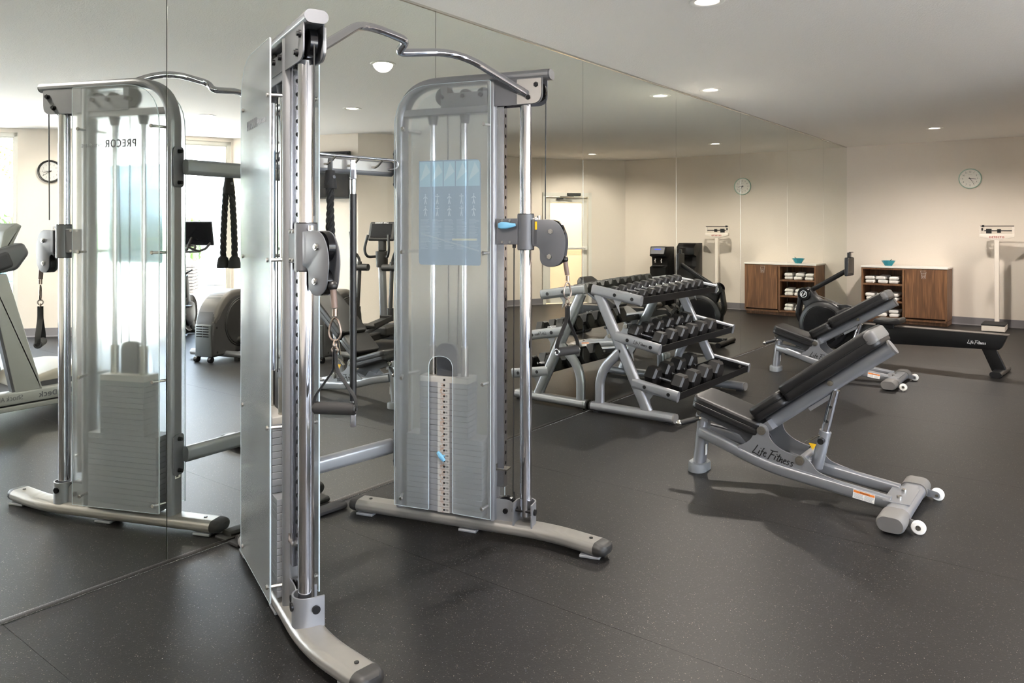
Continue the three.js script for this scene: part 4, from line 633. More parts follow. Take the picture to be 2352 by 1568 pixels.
// ---------------------------------------------------------------- rowing machine
{
  const o = thing('rowing_machine', 'black rowing machine with round flywheel housing and long rail', 'rowing machine', [0.52, 0, -8.76], -0.085);
  const X = x => x - 0.52;
  const hs = 0.09; // half width of the flywheel housing
  const ringOut = obj('flywheel_housing', [mv(lathe([[0.0, -hs], [0.19, -hs], [0.25, -hs * 0.9], [0.265, -hs * 0.6], [0.265, hs * 0.6], [0.25, hs * 0.9], [0.19, hs], [0, hs]], 48), X(0.725), 0.335, 0, Math.PI / 2, 0, 0)], M.black, o);
  for (const s of [1, -1]) obj('side_cover', [mv(lathe([[0.0, 0], [0.2, 0.0], [0.206, -0.006], [0.206, -0.012]], 48), X(0.725), 0.335, s * (hs + 0.004), s > 0 ? Math.PI / 2 : -Math.PI / 2, 0, 0), ring(0.212, 0.004, X(0.725), 0.335, s * (hs - 0.004))], M.blackGloss, ringOut);
  obj('neck', [plate(roundPoly([[X(0.455), 0.66], [X(0.52), 0.75], [X(0.6), 0.72], [X(0.66), 0.62], [X(0.78), 0.59], [X(0.92), 0.5], [X(0.95), 0.4], [X(0.6), 0.3], [X(0.56), 0.42]], [0.07, 0.06, 0.05, 0.08, 0.1, 0.08, 0.02, 0.02, 0.02]), 0.11, 0.02)], M.black, o);
  obj('front_strut', [sweep(rrect(0.045, 0.1, 0.012), fillet([[X(0.47), 0.66, 0], [X(0.43), 0.42, 0], [X(0.62), 0.12, 0]], 0.06), [1, 0, 0])], M.blackMetal, o);
  for (const s of [1, -1]) { const h = obj('hub_badge', [cyl([X(0.52), 0.665, s * 0.05], [X(0.52), 0.665, s * 0.078], 0.075, 0.068, 32)], M.blackGloss, o); obj('emblem', [ring(0.036, 0.0035, X(0.52), 0.665, s * 0.079), place(text('LF', 0.036, { shear: 0.35 }), [X(0.52), 0.665, s * 0.0785], [s, 0.0, 0], [0, 1, 0])], M.markWhite, h); }
  obj('monitor_arm', sweep(rrect(0.05, 0.045, 0.012), [[X(0.55), 0.69, 0], [X(0.985), 0.955, 0]], [0, 1, 0]), M.blackMetal, o);
  const mon = obj('monitor', [rbox(0.035, 0.2, 0.21, 0.012, X(0.985), 0.985, 0)], M.black, o); obj('monitor_screen', rbox(0.008, 0.16, 0.18, 0.003, X(1.004), 0.995, 0), std(0x5a5148, 0.2), mon);
  obj('phone_clip', [cyl([X(0.985), 1.08, 0], [X(0.985), 1.1, 0], 0.012), rbox(0.03, 0.055, 0.05, 0.006, X(0.985), 1.11, 0), box(0.03, 0.006, 0.05, X(1.005), 1.14, 0), box(0.03, 0.006, 0.05, X(1.005), 1.085, 0)], M.black, mon);
  obj('handle', tube(fillet([[X(0.93), 0.49, -0.24], [X(0.99), 0.53, -0.1], [X(1.0), 0.535, 0], [X(0.99), 0.53, 0.1], [X(0.93), 0.49, 0.24]], 0.08), 0.017, 12), M.blackRubber, o);
  obj('handle_cradle', [mv(plate(roundPoly([[X(0.86), 0.5], [X(0.95), 0.54], [X(1.05), 0.52], [X(1.06), 0.545], [X(0.97), 0.57], [X(0.86), 0.56]], 0.01), 0.06), 0, 0, 0)], M.black, o);
  obj('drive_belt', cyl([X(0.62), 0.665, 0], [X(0.98), 0.54, 0], 0.004), M.greyPlastic, o);
  obj('rail', plate(roundPoly([[X(0.95), 0.18], [X(2.38), 0.236], [X(2.4), 0.275], [X(2.44), 0.375], [X(0.95), 0.385]], [0.01, 0.02, 0.01, 0.004, 0.004]), 0.095, 0.004), M.blackMetal, o);
  obj('rail_top', [rbox(1.5, 0.008, 0.11, 0.002, X(1.7), 0.382, 0)], std(0x6f6a66, 0.35, 0.6), o);
  obj('lettering', scriptMark(0.036).map(g => place(g, [X(2.19), 0.29, 0.0485], [1, 0, 0], [0, 1, 0])), M.markWhite, o);
  const rl = obj('rear_leg', sweep(rrect(0.12, 0.05, 0.01), [[X(2.27), 0.28, 0], [X(2.375), 0.03, 0]], [1, 0.4, 0]), M.blackMetal, o); obj('rear_foot', sweep(stadium(0.1, 0.05), [[X(2.38), 0.026, -0.24], [X(2.38), 0.026, 0.24]], [1, 0, 0]), M.black, rl);
  obj('front_foot', [sweep(stadium(0.07, 0.055), [[X(0.42), 0.029, -0.3], [X(0.42), 0.029, 0.3]], [1, 0, 0]), rbox(0.3, 0.06, 0.07, 0.01, X(0.56), 0.05, 0), rbox(0.5, 0.12, 0.07, 0.02, X(0.82), 0.14, 0), rbox(0.3, 0.13, 0.075, 0.02, X(0.93), 0.24, 0)], M.blackMetal, o);
  const st = obj('seat', (() => { const pts = smooth([[-0.12, 0.0], [-0.1, 0.03], [-0.04, 0.028], [0.06, 0.03], [0.12, 0.045], [0.14, 0.02], [0.12, -0.015], [0, -0.02], [-0.1, -0.018]], 40); return mv(plate(pts, 0.24, 0.012), X(1.38), 0.425, 0); })(), M.vinyl, o); obj('seat_carriage', rbox(0.18, 0.05, 0.13, 0.01, X(1.36), 0.385, 0), M.black, st);
  for (const s of [1, -1]) { const f = obj('foot_plate', [rbox(0.3, 0.014, 0.12, 0.006, X(1.02), 0.34, s * 0.13, 0, 0, 0.75), rbox(0.1, 0.05, 0.12, 0.01, X(0.93), 0.25, s * 0.13, 0, 0, 0.75)], M.black, o); obj('foot_strap', [sweep(stadium(0.04, 0.004), fillet([[X(1.02), 0.36, s * 0.07], [X(0.99), 0.43, s * 0.1], [X(0.99), 0.43, s * 0.16], [X(1.02), 0.36, s * 0.19]], 0.04), [1, 1, 0]), ring(0.03, 0.005, X(0.95), 0.44, s * 0.2, 0.3, 0.5, 0)], M.strap, f); }
}
// ---------------------------------------------------------------- towel cabinet, bowl, scale, clock on the end wall
{
  const x0 = 0.33, x1 = 1.455, zf = -12.2, zb = -12.705, ytop = 0.815, o = thing('towel_cabinet', 'walnut towel cabinet with white top, open shelves and a hamper door', 'cabinet', [0, 0, 0]);
  const dv = 0.897, D = zf - zb, zc = (zf + zb) / 2, t = 0.022;
  const uvw = g => { const p = g.attributes.position, uv = g.attributes.uv; for (let i = 0; i < p.count; i++) uv.setXY(i, (p.getX(i) + p.getZ(i)) / 0.55, p.getY(i) / 1.1); return g; };
  const wb = (...a) => uvw(box(...a));
  obj('side_panel', wb(t, ytop - 0.08, D, x0 + t / 2, (ytop + 0.08) / 2, zc), M.wood, o); obj('side_panel', wb(t, ytop - 0.08, D, x1 - t / 2, (ytop + 0.08) / 2, zc), M.wood, o);
  obj('divider', wb(0.03, ytop - 0.1, D - 0.01, dv, (ytop + 0.08) / 2, zc), M.wood, o); obj('back_panel', wb(x1 - x0 - 0.02, ytop - 0.09, 0.01, (x0 + x1) / 2, (ytop + 0.08) / 2, zb + 0.012), M.wood, o);
  obj('top_rail', wb(x1 - x0 - 2 * t, 0.024, D - 0.004, (x0 + x1) / 2, ytop - 0.014, zc), M.wood, o);
  for (const y of [0.567, 0.315, 0.075]) obj('shelf', wb(dv - x0 - t, 0.024, D - 0.012, (x0 + t + dv) / 2, y, zc), M.wood, o);
  const door = obj('hamper_door', wb(x1 - dv - t - 0.02, ytop - 0.09 - 0.035, 0.022, (dv + x1) / 2 + 0.002, (ytop + 0.075) / 2 + 0.004, zf - 0.008), M.wood, o);
  obj('bottom_rail', wb(x1 - dv - 0.02, 0.03, D - 0.02, (dv + x1) / 2, 0.07, zc), M.wood, o);
  obj('plinth', wb(x1 - x0 - 0.01, 0.062, D - 0.07, (x0 + x1) / 2, 0.0315, zc - 0.03), M.wood, o);
  obj('countertop', rbox(x1 - x0 + 0.02, 0.024, D + 0.012, 0.004, (x0 + x1) / 2, ytop + 0.012, zc), M.counter, o);
  const icon = (pts, cl) => sweep([[0.0035, 0.0008], [-0.0035, 0.0008], [-0.0035, -0.0008], [0.0035, -0.0008]], pts.map(([x, y]) => V(1.16 + x, 0.725 + y, zf + 0.0045)), [0, 0, 1], { closed: !!cl });
  obj('hamper_symbol', [icon([[-0.034, 0.048], [0.034, 0.048], [0.024, -0.05], [-0.024, -0.05]], 1), icon([[-0.034, 0.062], [0.034, 0.062]]), icon([[-0.036, 0.05], [-0.034, 0.064]]), icon([[-0.03, 0.026], [0.03, 0.026]]), icon([[-0.018, 0.008], [0.018, 0.008], [0.014, -0.034], [-0.014, -0.034]], 1), icon([[-0.004, -0.004], [-0.004, -0.024]]), icon([[0.006, -0.004], [0.006, -0.024]])], M.whiteMark, door);
  // towels: folded, two to a stack
  const towelGeo = v => { const g = new RoundedBoxGeometry(0.13, 0.052, 0.27, 4, 0.022), p = g.attributes.position; for (let i = 0; i < p.count; i++) { const x = p.getX(i), y = p.getY(i), z = p.getZ(i); const w = n32(x * 40 + v * 7, z * 30 + v * 3) - 0.5; p.setY(i, y + 0.006 * w + (z < 0 && v > 2 ? -z * 0.12 * (y > 0 ? 1 : 0.6) : 0)); p.setX(i, x + 0.006 * (n32(y * 90 + v, z * 25) - 0.5) - (v === 2 && y > 0 ? 0.0 : 0)); } g.computeVertexNormals(); return g; };
  const kinds = [0, 1, 2, 3].map(towelGeo), pos = ['at the outer end', 'in the middle', 'beside the divider'], shelf = ['top', 'middle', 'bottom'];
  [0.58, 0.328, 0.088].forEach((y, r) => [0.425, 0.585, 0.745].forEach((x, c) => [0, 1].forEach(k => {
    const tw = obj('towel', kinds[(r * 3 + c + 2 * k) % 4].clone(), M.towel); tw.position.set(x + 0.02 + rr(-0.006, 0.006), y + 0.026 + k * 0.053, zf - 0.17 + rr(-0.01, 0.01)); tw.rotation.y = rr(-0.05, 0.05) + (k ? -0.08 * (c === 1 ? 2 : 1) : 0);
    tag(tw, `white folded towel, ${k ? 'upper' : 'lower'} of the stack ${pos[c]} of the cabinet's ${shelf[r]} shelf`, 'towel', 'folded towels in the cabinet');
  })));
  const bw = obj('glass_bowl', (() => { const L = [[0.05, 0], [0.052, 0.004], [0.098, 0.075], [0.094, 0.077], [0.05, 0.01], [0, 0.008]]; const g = new THREE.LatheGeometry(L.map(p => new THREE.Vector2(...p)), 10); const p = g.attributes.position; for (let i = 0; i < p.count; i++) if (p.getY(i) > 0.07) p.setY(i, p.getY(i) + 0.008 * Math.cos(5 * Math.atan2(p.getZ(i), p.getX(i)))); g.computeVertexNormals(); return toCreasedNormals(g, 0.3); })(), M.teal); bw.position.set(0.66, ytop + 0.024, -12.42); tag(bw, 'turquoise glass bowl with fluted rim on the cabinet top', 'bowl');
  for (let i = 0; i < 7; i++) { const a = i * 0.9, e = obj('earbud_case', rbox(0.04 + 0.01 * (i % 3), 0.014, 0.022, 0.005, 0, 0, 0, 0, 0, 0, 2), i % 3 ? M.ellDark : M.grey); e.position.set(0.66 + 0.036 * Math.cos(a), ytop + 0.05 + 0.012 * (i % 4) , -12.42 + 0.036 * Math.sin(a)); e.rotation.set(0.5 * Math.sin(a), a, 0.5 * Math.cos(a)); tag(e, 'small dark packaged item lying inside the turquoise bowl', 'packet', 'packets in the turquoise bowl'); }
  const pen = obj('pen', [cyl([0, 0, 0], [0.05, 0.05, 0.02], 0.005)], M.steel); pen.position.set(0.66, ytop + 0.075, -12.41); tag(pen, 'silver pen sticking up out of the turquoise bowl', 'pen');
}
{
  const o = thing('physician_scale', 'white upright beam scale with black platform mat by the end wall', 'scale', [2.02, 0, -12.28]);
  obj('platform', rbox(0.27, 0.075, 0.42, 0.006, 0, 0.045, 0.05), M.whitePaint, o); obj('platform_mat', rbox(0.275, 0.022, 0.425, 0.006, 0, 0.094, 0.05), M.blackRubber, o); obj('platform_foot', [box(0.24, 0.01, 0.38, 0, 0.005, 0.05)], M.blackRubber, o);
  obj('column', rbox(0.055, 1.18, 0.07, 0.006, 0.01, 0.66, -0.17), M.whitePaint, o);
  const hd = obj('beam_housing', mv(plate(roundPoly([[-0.205, 0.075], [0.205, 0.075], [0.205, 0.03], [0.03, -0.01], [-0.03, -0.01], [-0.205, 0.03]], 0.006), 0.07, 0.004), 0.01, 1.245, -0.17), M.whitePaint, o);
  obj('lettering', place(text('DETECTO', 0.026, { stretch: 1.15 }), [0.01, 1.277, -0.1346], [1, 0, 0], [0, 1, 0]), M.red, hd);
  obj('beam', [rbox(0.4, 0.01, 0.014, 0.002, 0.01, 1.43, -0.17), rbox(0.34, 0.014, 0.014, 0.002, 0.03, 1.365, -0.17)], M.bolt, o);
  obj('beam_frame', [rbox(0.03, 0.1, 0.03, 0.004, 0.2, 1.37, -0.17), rbox(0.014, 0.1, 0.03, 0.004, -0.19, 1.38, -0.17), cyl([-0.21, 1.385, -0.17], [0.0, 1.385, -0.17], 0.004)], M.whitePaint, o);
  obj('sliding_weight', rbox(0.065, 0.066, 0.05, 0.004, -0.085, 1.36, -0.17), M.black, o); obj('sliding_weight', rbox(0.045, 0.052, 0.04, 0.004, 0.035, 1.362, -0.17), M.black, o); obj('sliding_weight', rbox(0.028, 0.03, 0.03, 0.003, -0.155, 1.432, -0.17), M.black, o); obj('counterweight', rbox(0.02, 0.038, 0.02, 0.004, -0.165, 1.385, -0.17), M.black, o);
}
function clock(label, p, turn, rim, rimW, dark, [hh, mm, ss], wallCat) {
  const o = thing('wall_clock', label, 'clock', p, turn, 'wall clocks'), R = 0.145;
  obj('rim', lathe([[R - rimW, 0.006], [R - rimW, 0.02], [R - rimW * 0.4, 0.036], [R, 0.03], [R + 0.002, 0], [R - rimW, 0]], 56).rotateX(Math.PI / 2), rim, o);
  const face = canvasMat(512, 512, (c, w) => {
    c.fillStyle = dark ? '#d6d4d0' : '#ece7de'; c.fillRect(0, 0, w, w); c.translate(256, 256); c.fillStyle = '#3b3835'; c.strokeStyle = '#3b3835'; c.font = '52px sans-serif'; c.textAlign = 'center'; c.textBaseline = 'middle';
    for (let k = 1; k <= 12; k++) { const a = k * Math.PI / 6; c.fillText(String(k), 178 * Math.sin(a), -178 * Math.cos(a)); c.lineWidth = 5; c.beginPath(); c.moveTo(216 * Math.sin(a), -216 * Math.cos(a)); c.lineTo(230 * Math.sin(a), -230 * Math.cos(a)); c.stroke(); }
    c.fillStyle = '#9a948c'; c.fillRect(-46, -110, 92, 5); c.fillRect(-22, 96, 44, 4);
  });
  const g = new THREE.CircleGeometry(R - rimW + 0.003, 48); obj('face', mv(g, 0, 0, 0.012), face, o);
  const hand = (a, L, w, z, m) => { const q = plate([[-w / 2, -0.02], [w / 2, -0.02], [w * 0.3, L], [-w * 0.3, L]], 0.0015); q.rotateZ(-a); q.translate(0, 0, z); return q; };
  obj('hour_hand', hand(hh, 0.078, 0.009, 0.016), M.ellDark, o); obj('minute_hand', hand(mm, 0.1, 0.006, 0.019), M.ellDark, o); obj('second_hand', hand(ss, 0.105, 0.0025, 0.022), M.grey, o); obj('hub', cyl([0, 0, 0.012], [0, 0, 0.024], 0.009), M.ellDark, o);
  obj('cover_glass', mv(new THREE.CircleGeometry(R - rimW + 0.002, 48), 0, 0, 0.03), M.glass, o);
}
clock('round wall clock with thin mint green rim on the end wall', [1.68, 2.118, -12.718], 0, M.mint, 0.012, false, [97 * D2R, 148 * D2R, 135 * D2R]);
{ const cm = clockWall.o.matrixWorld, p = V(0.41, 2.135, 0.002).applyMatrix4(cm); clock('round wall clock with thick dark rim beside the patio window', p.toArray(), clockWall.t, M.ellDark, 0.022, true, [100 * D2R, 125 * D2R, 75 * D2R]); }
{ // two drinking water dispensers farther along the end wall
  const mk = (x, z, w, h, d, label, kind) => {
    const o = thing('water_dispenser', label, 'water dispenser', [x, 0, z]), prof = kind ? [[-d / 2, 0], [d / 2 - 0.02, 0], [d / 2 - 0.02, h * 0.62], [d / 2 - 0.1, h * 0.64], [d / 2 - 0.1, h * 0.8], [d / 2, h * 0.82], [d / 2, h - 0.07], [d / 2 - 0.08, h], [-d / 2, h]] : [[-d / 2, 0], [d / 2, 0], [d / 2, h * 0.66], [d / 2 - 0.09, h * 0.68], [d / 2 - 0.08, h * 0.82], [d / 2 + 0.01, h * 0.84], [d / 2 - 0.03, h], [-d / 2, h]];
    obj('body', mv(plate(roundPoly(prof, 0.012), w, 0.01), 0, 0, 0, 0, -Math.PI / 2, 0), kind ? M.blackGloss : M.blackMetal, o);
    if (!kind) { obj('control_panel', mv(rbox(w * 0.86, 0.13, 0.012, 0.004), 0, h * 0.93, d / 2 - 0.005, -0.35, 0, 0), M.grey, o); obj('display_screen', mv(rbox(w * 0.4, 0.02, 0.004, 0.001), 0, h * 0.955, d / 2 - 0.005, -0.35, 0, 0), std(0x22307a, 0.3, 0, { emissive: 0x3a56d8, emissiveIntensity: 0.8 }), o); for (const s of [-1, 1]) obj('tap', [cyl([s * 0.06, h * 0.8, d / 2 - 0.04], [s * 0.06, h * 0.73, d / 2 - 0.04], 0.014), rbox(0.03, 0.025, 0.03, 0.006, s * 0.06, h * 0.765, d / 2 - 0.03)], M.chrome, o); obj('drip_tray', rbox(w * 0.7, 0.012, 0.1, 0.004, 0, h * 0.675, d / 2 - 0.02), M.black, o); }
    else { obj('bottle_recess', rbox(w * 0.5, h * 0.13, 0.01, 0.03, 0, h * 0.72, d / 2 - 0.095), M.soot, o); obj('sticker', [box(0.03, 0.03, 0.002, w * 0.3, h * 0.86, d / 2 + 0.001)], M.paper, o); obj('sensor', [box(0.03, 0.03, 0.002, w * 0.3, h * 0.9, d / 2 + 0.0005)], M.soot, o); }
  };
  mk(3.09, -12.5, 0.31, 1.07, 0.36, 'dark grey water dispenser with two chrome taps and blue display', 0);
  mk(2.56, -12.5, 0.33, 1.14, 0.36, 'tall glossy black bottle-filling water dispenser with small white sticker', 1);
}
// ---------------------------------------------------------------- television and cardio machines, seen in the mirror
{
  const o = new THREE.Group(); o.name = numbered('television'); o.applyMatrix4(tvWall.o.matrixWorld); scene.add(o); tag(o, 'flat black television mounted high on the wall by the ellipticals', 'television');
  obj('casing', rbox(1.1, 0.635, 0.05, 0.006, 0.62, 2.12, 0.085), M.black, o); obj('tv_screen', rbox(1.07, 0.6, 0.006, 0.002, 0.62, 2.122, 0.112), M.tv, o); obj('wall_mount', [box(0.4, 0.3, 0.04, 0.62, 2.12, 0.022), box(0.1, 0.3, 0.06, 0.62, 2.12, 0.04)], M.blackMetal, o);
}
function elliptical(pos, label) {
  const o = thing('elliptical_trainer', label, 'elliptical trainer', pos, Math.atan2(0.954, 0.3), 'elliptical trainers');
  // local x runs from the flywheel housing at the rear to the console post
  const HW = 0.125, outline = roundPoly([[0.0, 0.05], [-0.01, 0.38], [0.05, 0.56], [0.22, 0.73], [0.5, 0.74], [0.68, 0.56], [0.8, 0.22], [0.86, 0.06]], [0.03, 0.08, 0.12, 0.16, 0.2, 0.15, 0.1, 0.03], 7);
  const hs = obj('housing', plate(outline, 2 * HW, 0.035, [], 4), M.ellGrey, o);
  const up = outline.filter(([x, y]) => y > 0.42), topc = roundPoly([[0.0, 0.40], [0.05, 0.56], [0.22, 0.73], [0.5, 0.745], [0.66, 0.6], [0.58, 0.58], [0.44, 0.655], [0.28, 0.63], [0.14, 0.5], [0.1, 0.42]], [0.02, 0.12, 0.16, 0.2, 0.08, 0.06, 0.12, 0.12, 0.1, 0.03], 6);
  obj('top_cover', plate(topc, 2 * HW + 0.006, 0.036, [], 4), M.ellMid, hs);
  obj('rear_cover', mv(plate(roundPoly([[-0.012, 0.06], [0.015, 0.06], [0.015, 0.4], [-0.018, 0.39]], 0.01), 2 * HW - 0.05, 0.008), 0, 0, 0), M.ellPale, hs);
  for (let k = 0; k < 5; k++) for (const s of [-1, 1]) obj('vent_slot', rbox(0.01, 0.011, 0.07, 0.003, -0.02, 0.27 + k * 0.026, s * 0.043), M.soot, hs);
  for (const s of [-1, 1]) { const d = obj('crank_disk', [mv(lathe([[0, 0.01], [0.24, 0.01], [0.252, 0.004], [0.255, -0.01]], 48), 0.44, 0.385, s * (HW + 0.002), s > 0 ? Math.PI / 2 : -Math.PI / 2, 0, 0), ring(0.262, 0.008, 0.44, 0.385, s * HW)], M.ellDark, hs); obj('crank_pin', cyl([0.44 + s * 0.06, 0.385 + s * 0.19, s * HW], [0.44 + s * 0.06, 0.385 + s * 0.19, s * (HW + 0.09)], 0.032), M.steel, d); obj('screw', [cyl([0.05, 0.36, s * (HW - 0.004)], [0.05, 0.36, s * (HW + 0.002)], 0.012), cyl([0.06, 0.1, s * (HW - 0.004)], [0.06, 0.1, s * (HW + 0.002)], 0.012)], M.soot, hs); }
  const sb = obj('rear_stabilizer', cyl([0.2, 0.065, -0.34], [0.2, 0.065, 0.34], 0.033), M.silverB, o); for (const s of [-1, 1]) obj('leveling_foot', cyl([0.2, 0, s * 0.26], [0.2, 0.045, s * 0.26], 0.03), M.blackRubber, sb);
  for (const s of [-1, 1]) obj('transport_wheel', cyl([0.0, 0.03, s * 0.07], [0.0, 0.03, s * 0.11], 0.03), M.blackGloss, hs);
  obj('main_rail', [rbox(0.95, 0.09, 0.1, 0.02, 1.15, 0.11, 0), rbox(0.3, 0.12, 0.24, 0.03, 1.42, 0.16, 0)], M.ellDark, o);
  const fs = obj('front_stabilizer', cyl([1.52, 0.065, -0.3], [1.52, 0.065, 0.3], 0.033), M.silverB, o); for (const s of [-1, 1]) obj('leveling_foot', cyl([1.52, 0, s * 0.24], [1.52, 0.045, s * 0.24], 0.03), M.blackRubber, fs);
  const post = obj('post', sweep(stadium(0.11, 0.08), [[1.45, 0.16, 0], [1.39, 1.0, 0]], [1, 0, 0]), M.silverB, o); obj('post_collar', sweep(stadium(0.15, 0.125), [[1.395, 0.93, 0], [1.385, 1.12, 0]], [1, 0, 0], { scale: t => 1 + 0.08 * t }), M.ellDark, post);
  obj('lettering', place(text('CROSSTRAINER', 0.032, { stretch: 1.05 }), [1.375, 0.62, 0.0], [-0.07, 1, 0], [0.0, 0.0, 1]).translate(-0.0, 0, 0), M.red, post);
  const con = obj('console', [rbox(0.05, 0.24, 0.36, 0.03, 1.4, 1.36, 0, 0, 0, -0.3), rbox(0.07, 0.16, 0.09, 0.02, 1.4, 1.2, 0)], M.ellDark, o); obj('console_face', rbox(0.008, 0.17, 0.28, 0.003, 1.374, 1.37, 0, 0, 0, -0.3), M.blackGloss, con); obj('console_trim', [place(text('Life Fitness', 0.024, { shear: 0.3 }), [1.385, 1.468, 0], [0, 0, 1], [0.3, 1, 0])], M.markWhite, con);
  obj('console_lamp', [rbox(0.004, 0.01, 0.022, 0.001, 1.366, 1.33, -0.08, 0, 0, -0.3)], std(0x40c060, 0.4, 0, { emissive: 0x30c050, emissiveIntensity: 0.7 }), con);
  for (const s of [-1, 1]) {
    obj('fixed_grip', [tube(fillet([[1.38, 1.06, s * 0.05], [1.28, 1.05, s * 0.14], [1.26, 1.14, s * 0.17], [1.3, 1.32, s * 0.14]], 0.05), 0.016, 12)], M.black, o);
    const arm = obj('moving_arm', [sweep(circle(0.024, 14), [[1.2 + s * 0.03, 0.42, s * 0.24], [1.24, 0.92, s * 0.22]], [1, 0, 0.01])], M.ellDark, o);
    obj('arm_handle', tube(fillet([[1.24, 0.95, s * 0.22], [1.25, 1.05, s * 0.23], [1.2, 1.14, s * 0.3], [1.18, 1.36, s * 0.31]], 0.06), 0.017, 12), M.blackRubber, arm); obj('arm_joint', [cyl([1.24, 0.93, s * 0.1], [1.24, 0.93, s * 0.3], 0.042), cyl([1.24, 0.93, s * 0.22], [1.24, 1.0, s * 0.22], 0.034, 0.026), sweep(stadium(0.075, 0.06), [[1.2 + s * 0.03, 0.46, s * 0.24], [1.2 + s * 0.03, 0.31, s * 0.24]], [0, 0, 1])], M.ellDark, arm);
    obj('pedal_arm', [sweep(rrect(0.05, 0.06, 0.01), [[0.44 + s * 0.06, 0.385 + s * 0.19, s * 0.21], [1.2 + s * 0.03, 0.34, s * 0.24]], [0, 1, 0])], M.greyDark, o); const pd = obj('pedal', [rbox(0.4, 0.035, 0.16, 0.012, 0.86, 0.4 + s * 0.08, s * 0.25, 0, 0, -s * 0.1), rbox(0.4, 0.05, 0.012, 0.005, 0.86, 0.42 + s * 0.08, s * 0.325, 0, 0, -s * 0.1), rbox(0.02, 0.06, 0.16, 0.006, 1.05, 0.43 + s * 0.07, s * 0.25)], M.ellDark, o);
  }
}
elliptical([4.30, 0, -4.31], 'grey elliptical trainer with vented housing beside the patio window');
elliptical([3.36, 0, -5.0], 'grey elliptical trainer with red lettering on its post below the television');
{ // treadmill: runs alongside the camera, its front and console show in the mirror
  const o = thing('treadmill', 'grey treadmill with pale deck and dark console', 'treadmill', [3.42, 0, -2.1], Math.PI / 2);
  // local x: forward (towards -z), origin at the foot of the uprights
  obj('deck', [mv(plate(roundPoly([[-1.55, 0.09], [0.75, 0.12], [0.75, 0.2], [-1.55, 0.19]], 0.03), 0.72, 0.01), 0, 0, 0)], M.treadDark, o);
  for (const s of [-1, 1]) { const r = obj('side_rail', mv(plate(roundPoly([[-1.6, 0.13], [0.78, 0.155], [0.8, 0.24], [-1.6, 0.225]], 0.02), 0.1, 0.012), 0, 0, s * 0.36), M.treadGrey, o); obj('rail_skirt', mv(plate(roundPoly([[-1.58, 0.085], [0.7, 0.105], [0.76, 0.145], [-1.58, 0.12]], 0.015), 0.08, 0.008), 0, 0, s * 0.36), M.treadGrey, r);
    if (s < 0) obj('lettering', [place(text('FlexDeck', 0.038), [0.28, 0.195, -0.4125], [-1, -0.008, 0], [-0.008, 1, 0]), place(text('Shock Absorption System', 0.032, { font: FONTR, stretch: 0.9 }), [-0.16, 0.19, -0.4125], [-1, -0.008, 0], [-0.008, 1, 0])], M.inkSoft, r); }
  obj('belt', rbox(2.2, 0.012, 0.54, 0.004, -0.45, 0.205, 0), M.blackRubber, o);
  obj('motor_cover', mv(plate(roundPoly([[0.12, 0.22], [0.16, 0.3], [0.4, 0.37], [0.62, 0.34], [0.82, 0.24], [0.82, 0.2], [0.12, 0.2]], [0.02, 0.06, 0.2, 0.12, 0.04, 0.01, 0.01]), 0.62, 0.03, [], 4)), M.treadTan, o);
  obj('motor_side', [1, -1].map(s => mv(plate(roundPoly([[0.1, 0.225], [0.22, 0.27], [0.55, 0.28], [0.8, 0.24], [0.8, 0.22]], 0.02), 0.02), 0, 0, s * 0.32)), M.treadDark, o);
  obj('wheel', [1, -1].flatMap(s => [cyl([0.62, 0.062, s * 0.26], [0.62, 0.062, s * 0.32], 0.062, 0.062, 28), ring(0.04, 0.008, 0.62, 0.062, s * 0.322)]), M.blackRubber, o);
  obj('rear_foot', [1, -1].map(s => cyl([-1.45, 0, s * 0.3], [-1.45, 0.1, s * 0.3], 0.035)), M.blackRubber, o);
  for (const s of [-1, 1]) { const u = obj('upright', mv(plate(roundPoly([[0.02, 0.22], [0.2, 0.225], [-0.03, 1.08], [-0.15, 1.08]], 0.012), 0.075, 0.014), 0, 0, s * 0.37), M.treadGrey, o); obj('upright_trim', mv(plate([[0.005, 0.22], [0.022, 0.22], [-0.148, 1.08], [-0.165, 1.08]], 0.06), 0, 0, s * 0.37), M.greyDark, u); obj('hand_rail', sweep(stadium(0.05, 0.04), fillet([[-0.08, 1.04, s * 0.37], [-0.3, 1.0, s * 0.37], [-0.62, 0.98, s * 0.37]], 0.1), [0, 1, 0]), M.treadDark, u); }
  const con = obj('console', [mv(plate(roundPoly([[-0.18, 1.06], [0.04, 1.1], [0.12, 1.22], [0.08, 1.3], [-0.1, 1.24], [-0.2, 1.14]], 0.03), 0.8, 0.03, [], 4), 0, 0, 0)], M.treadMid, o);
  obj('console_panel', mv(plate(roundPoly([[-0.06, 1.16], [0.0, 1.18], [0.1, 1.42], [0.06, 1.44], [-0.02, 1.38]], 0.015), 0.62, 0.015), 0, 0, 0), M.treadGrey, con); obj('console_screen', mv(rbox(0.3, 0.16, 0.006, 0.003), 0.0, 1.31, 0, -0.45, -Math.PI / 2, 0), M.screenGlass, con);
  obj('cup_recess', [1, -1].map(s => mv(rbox(0.13, 0.13, 0.16, 0.03, -0.06, 1.165, s * 0.33, 0, 0, 0.35), 0, 0, 0)), M.treadDark, con); obj('grip_bar', [cyl([-0.28, 1.02, -0.18], [-0.28, 1.02, 0.18], 0.02), cyl([-0.28, 1.02, 0.16], [-0.1, 1.08, 0.2], 0.018), cyl([-0.28, 1.02, -0.16], [-0.1, 1.08, -0.2], 0.018)], M.silverB, con);
}
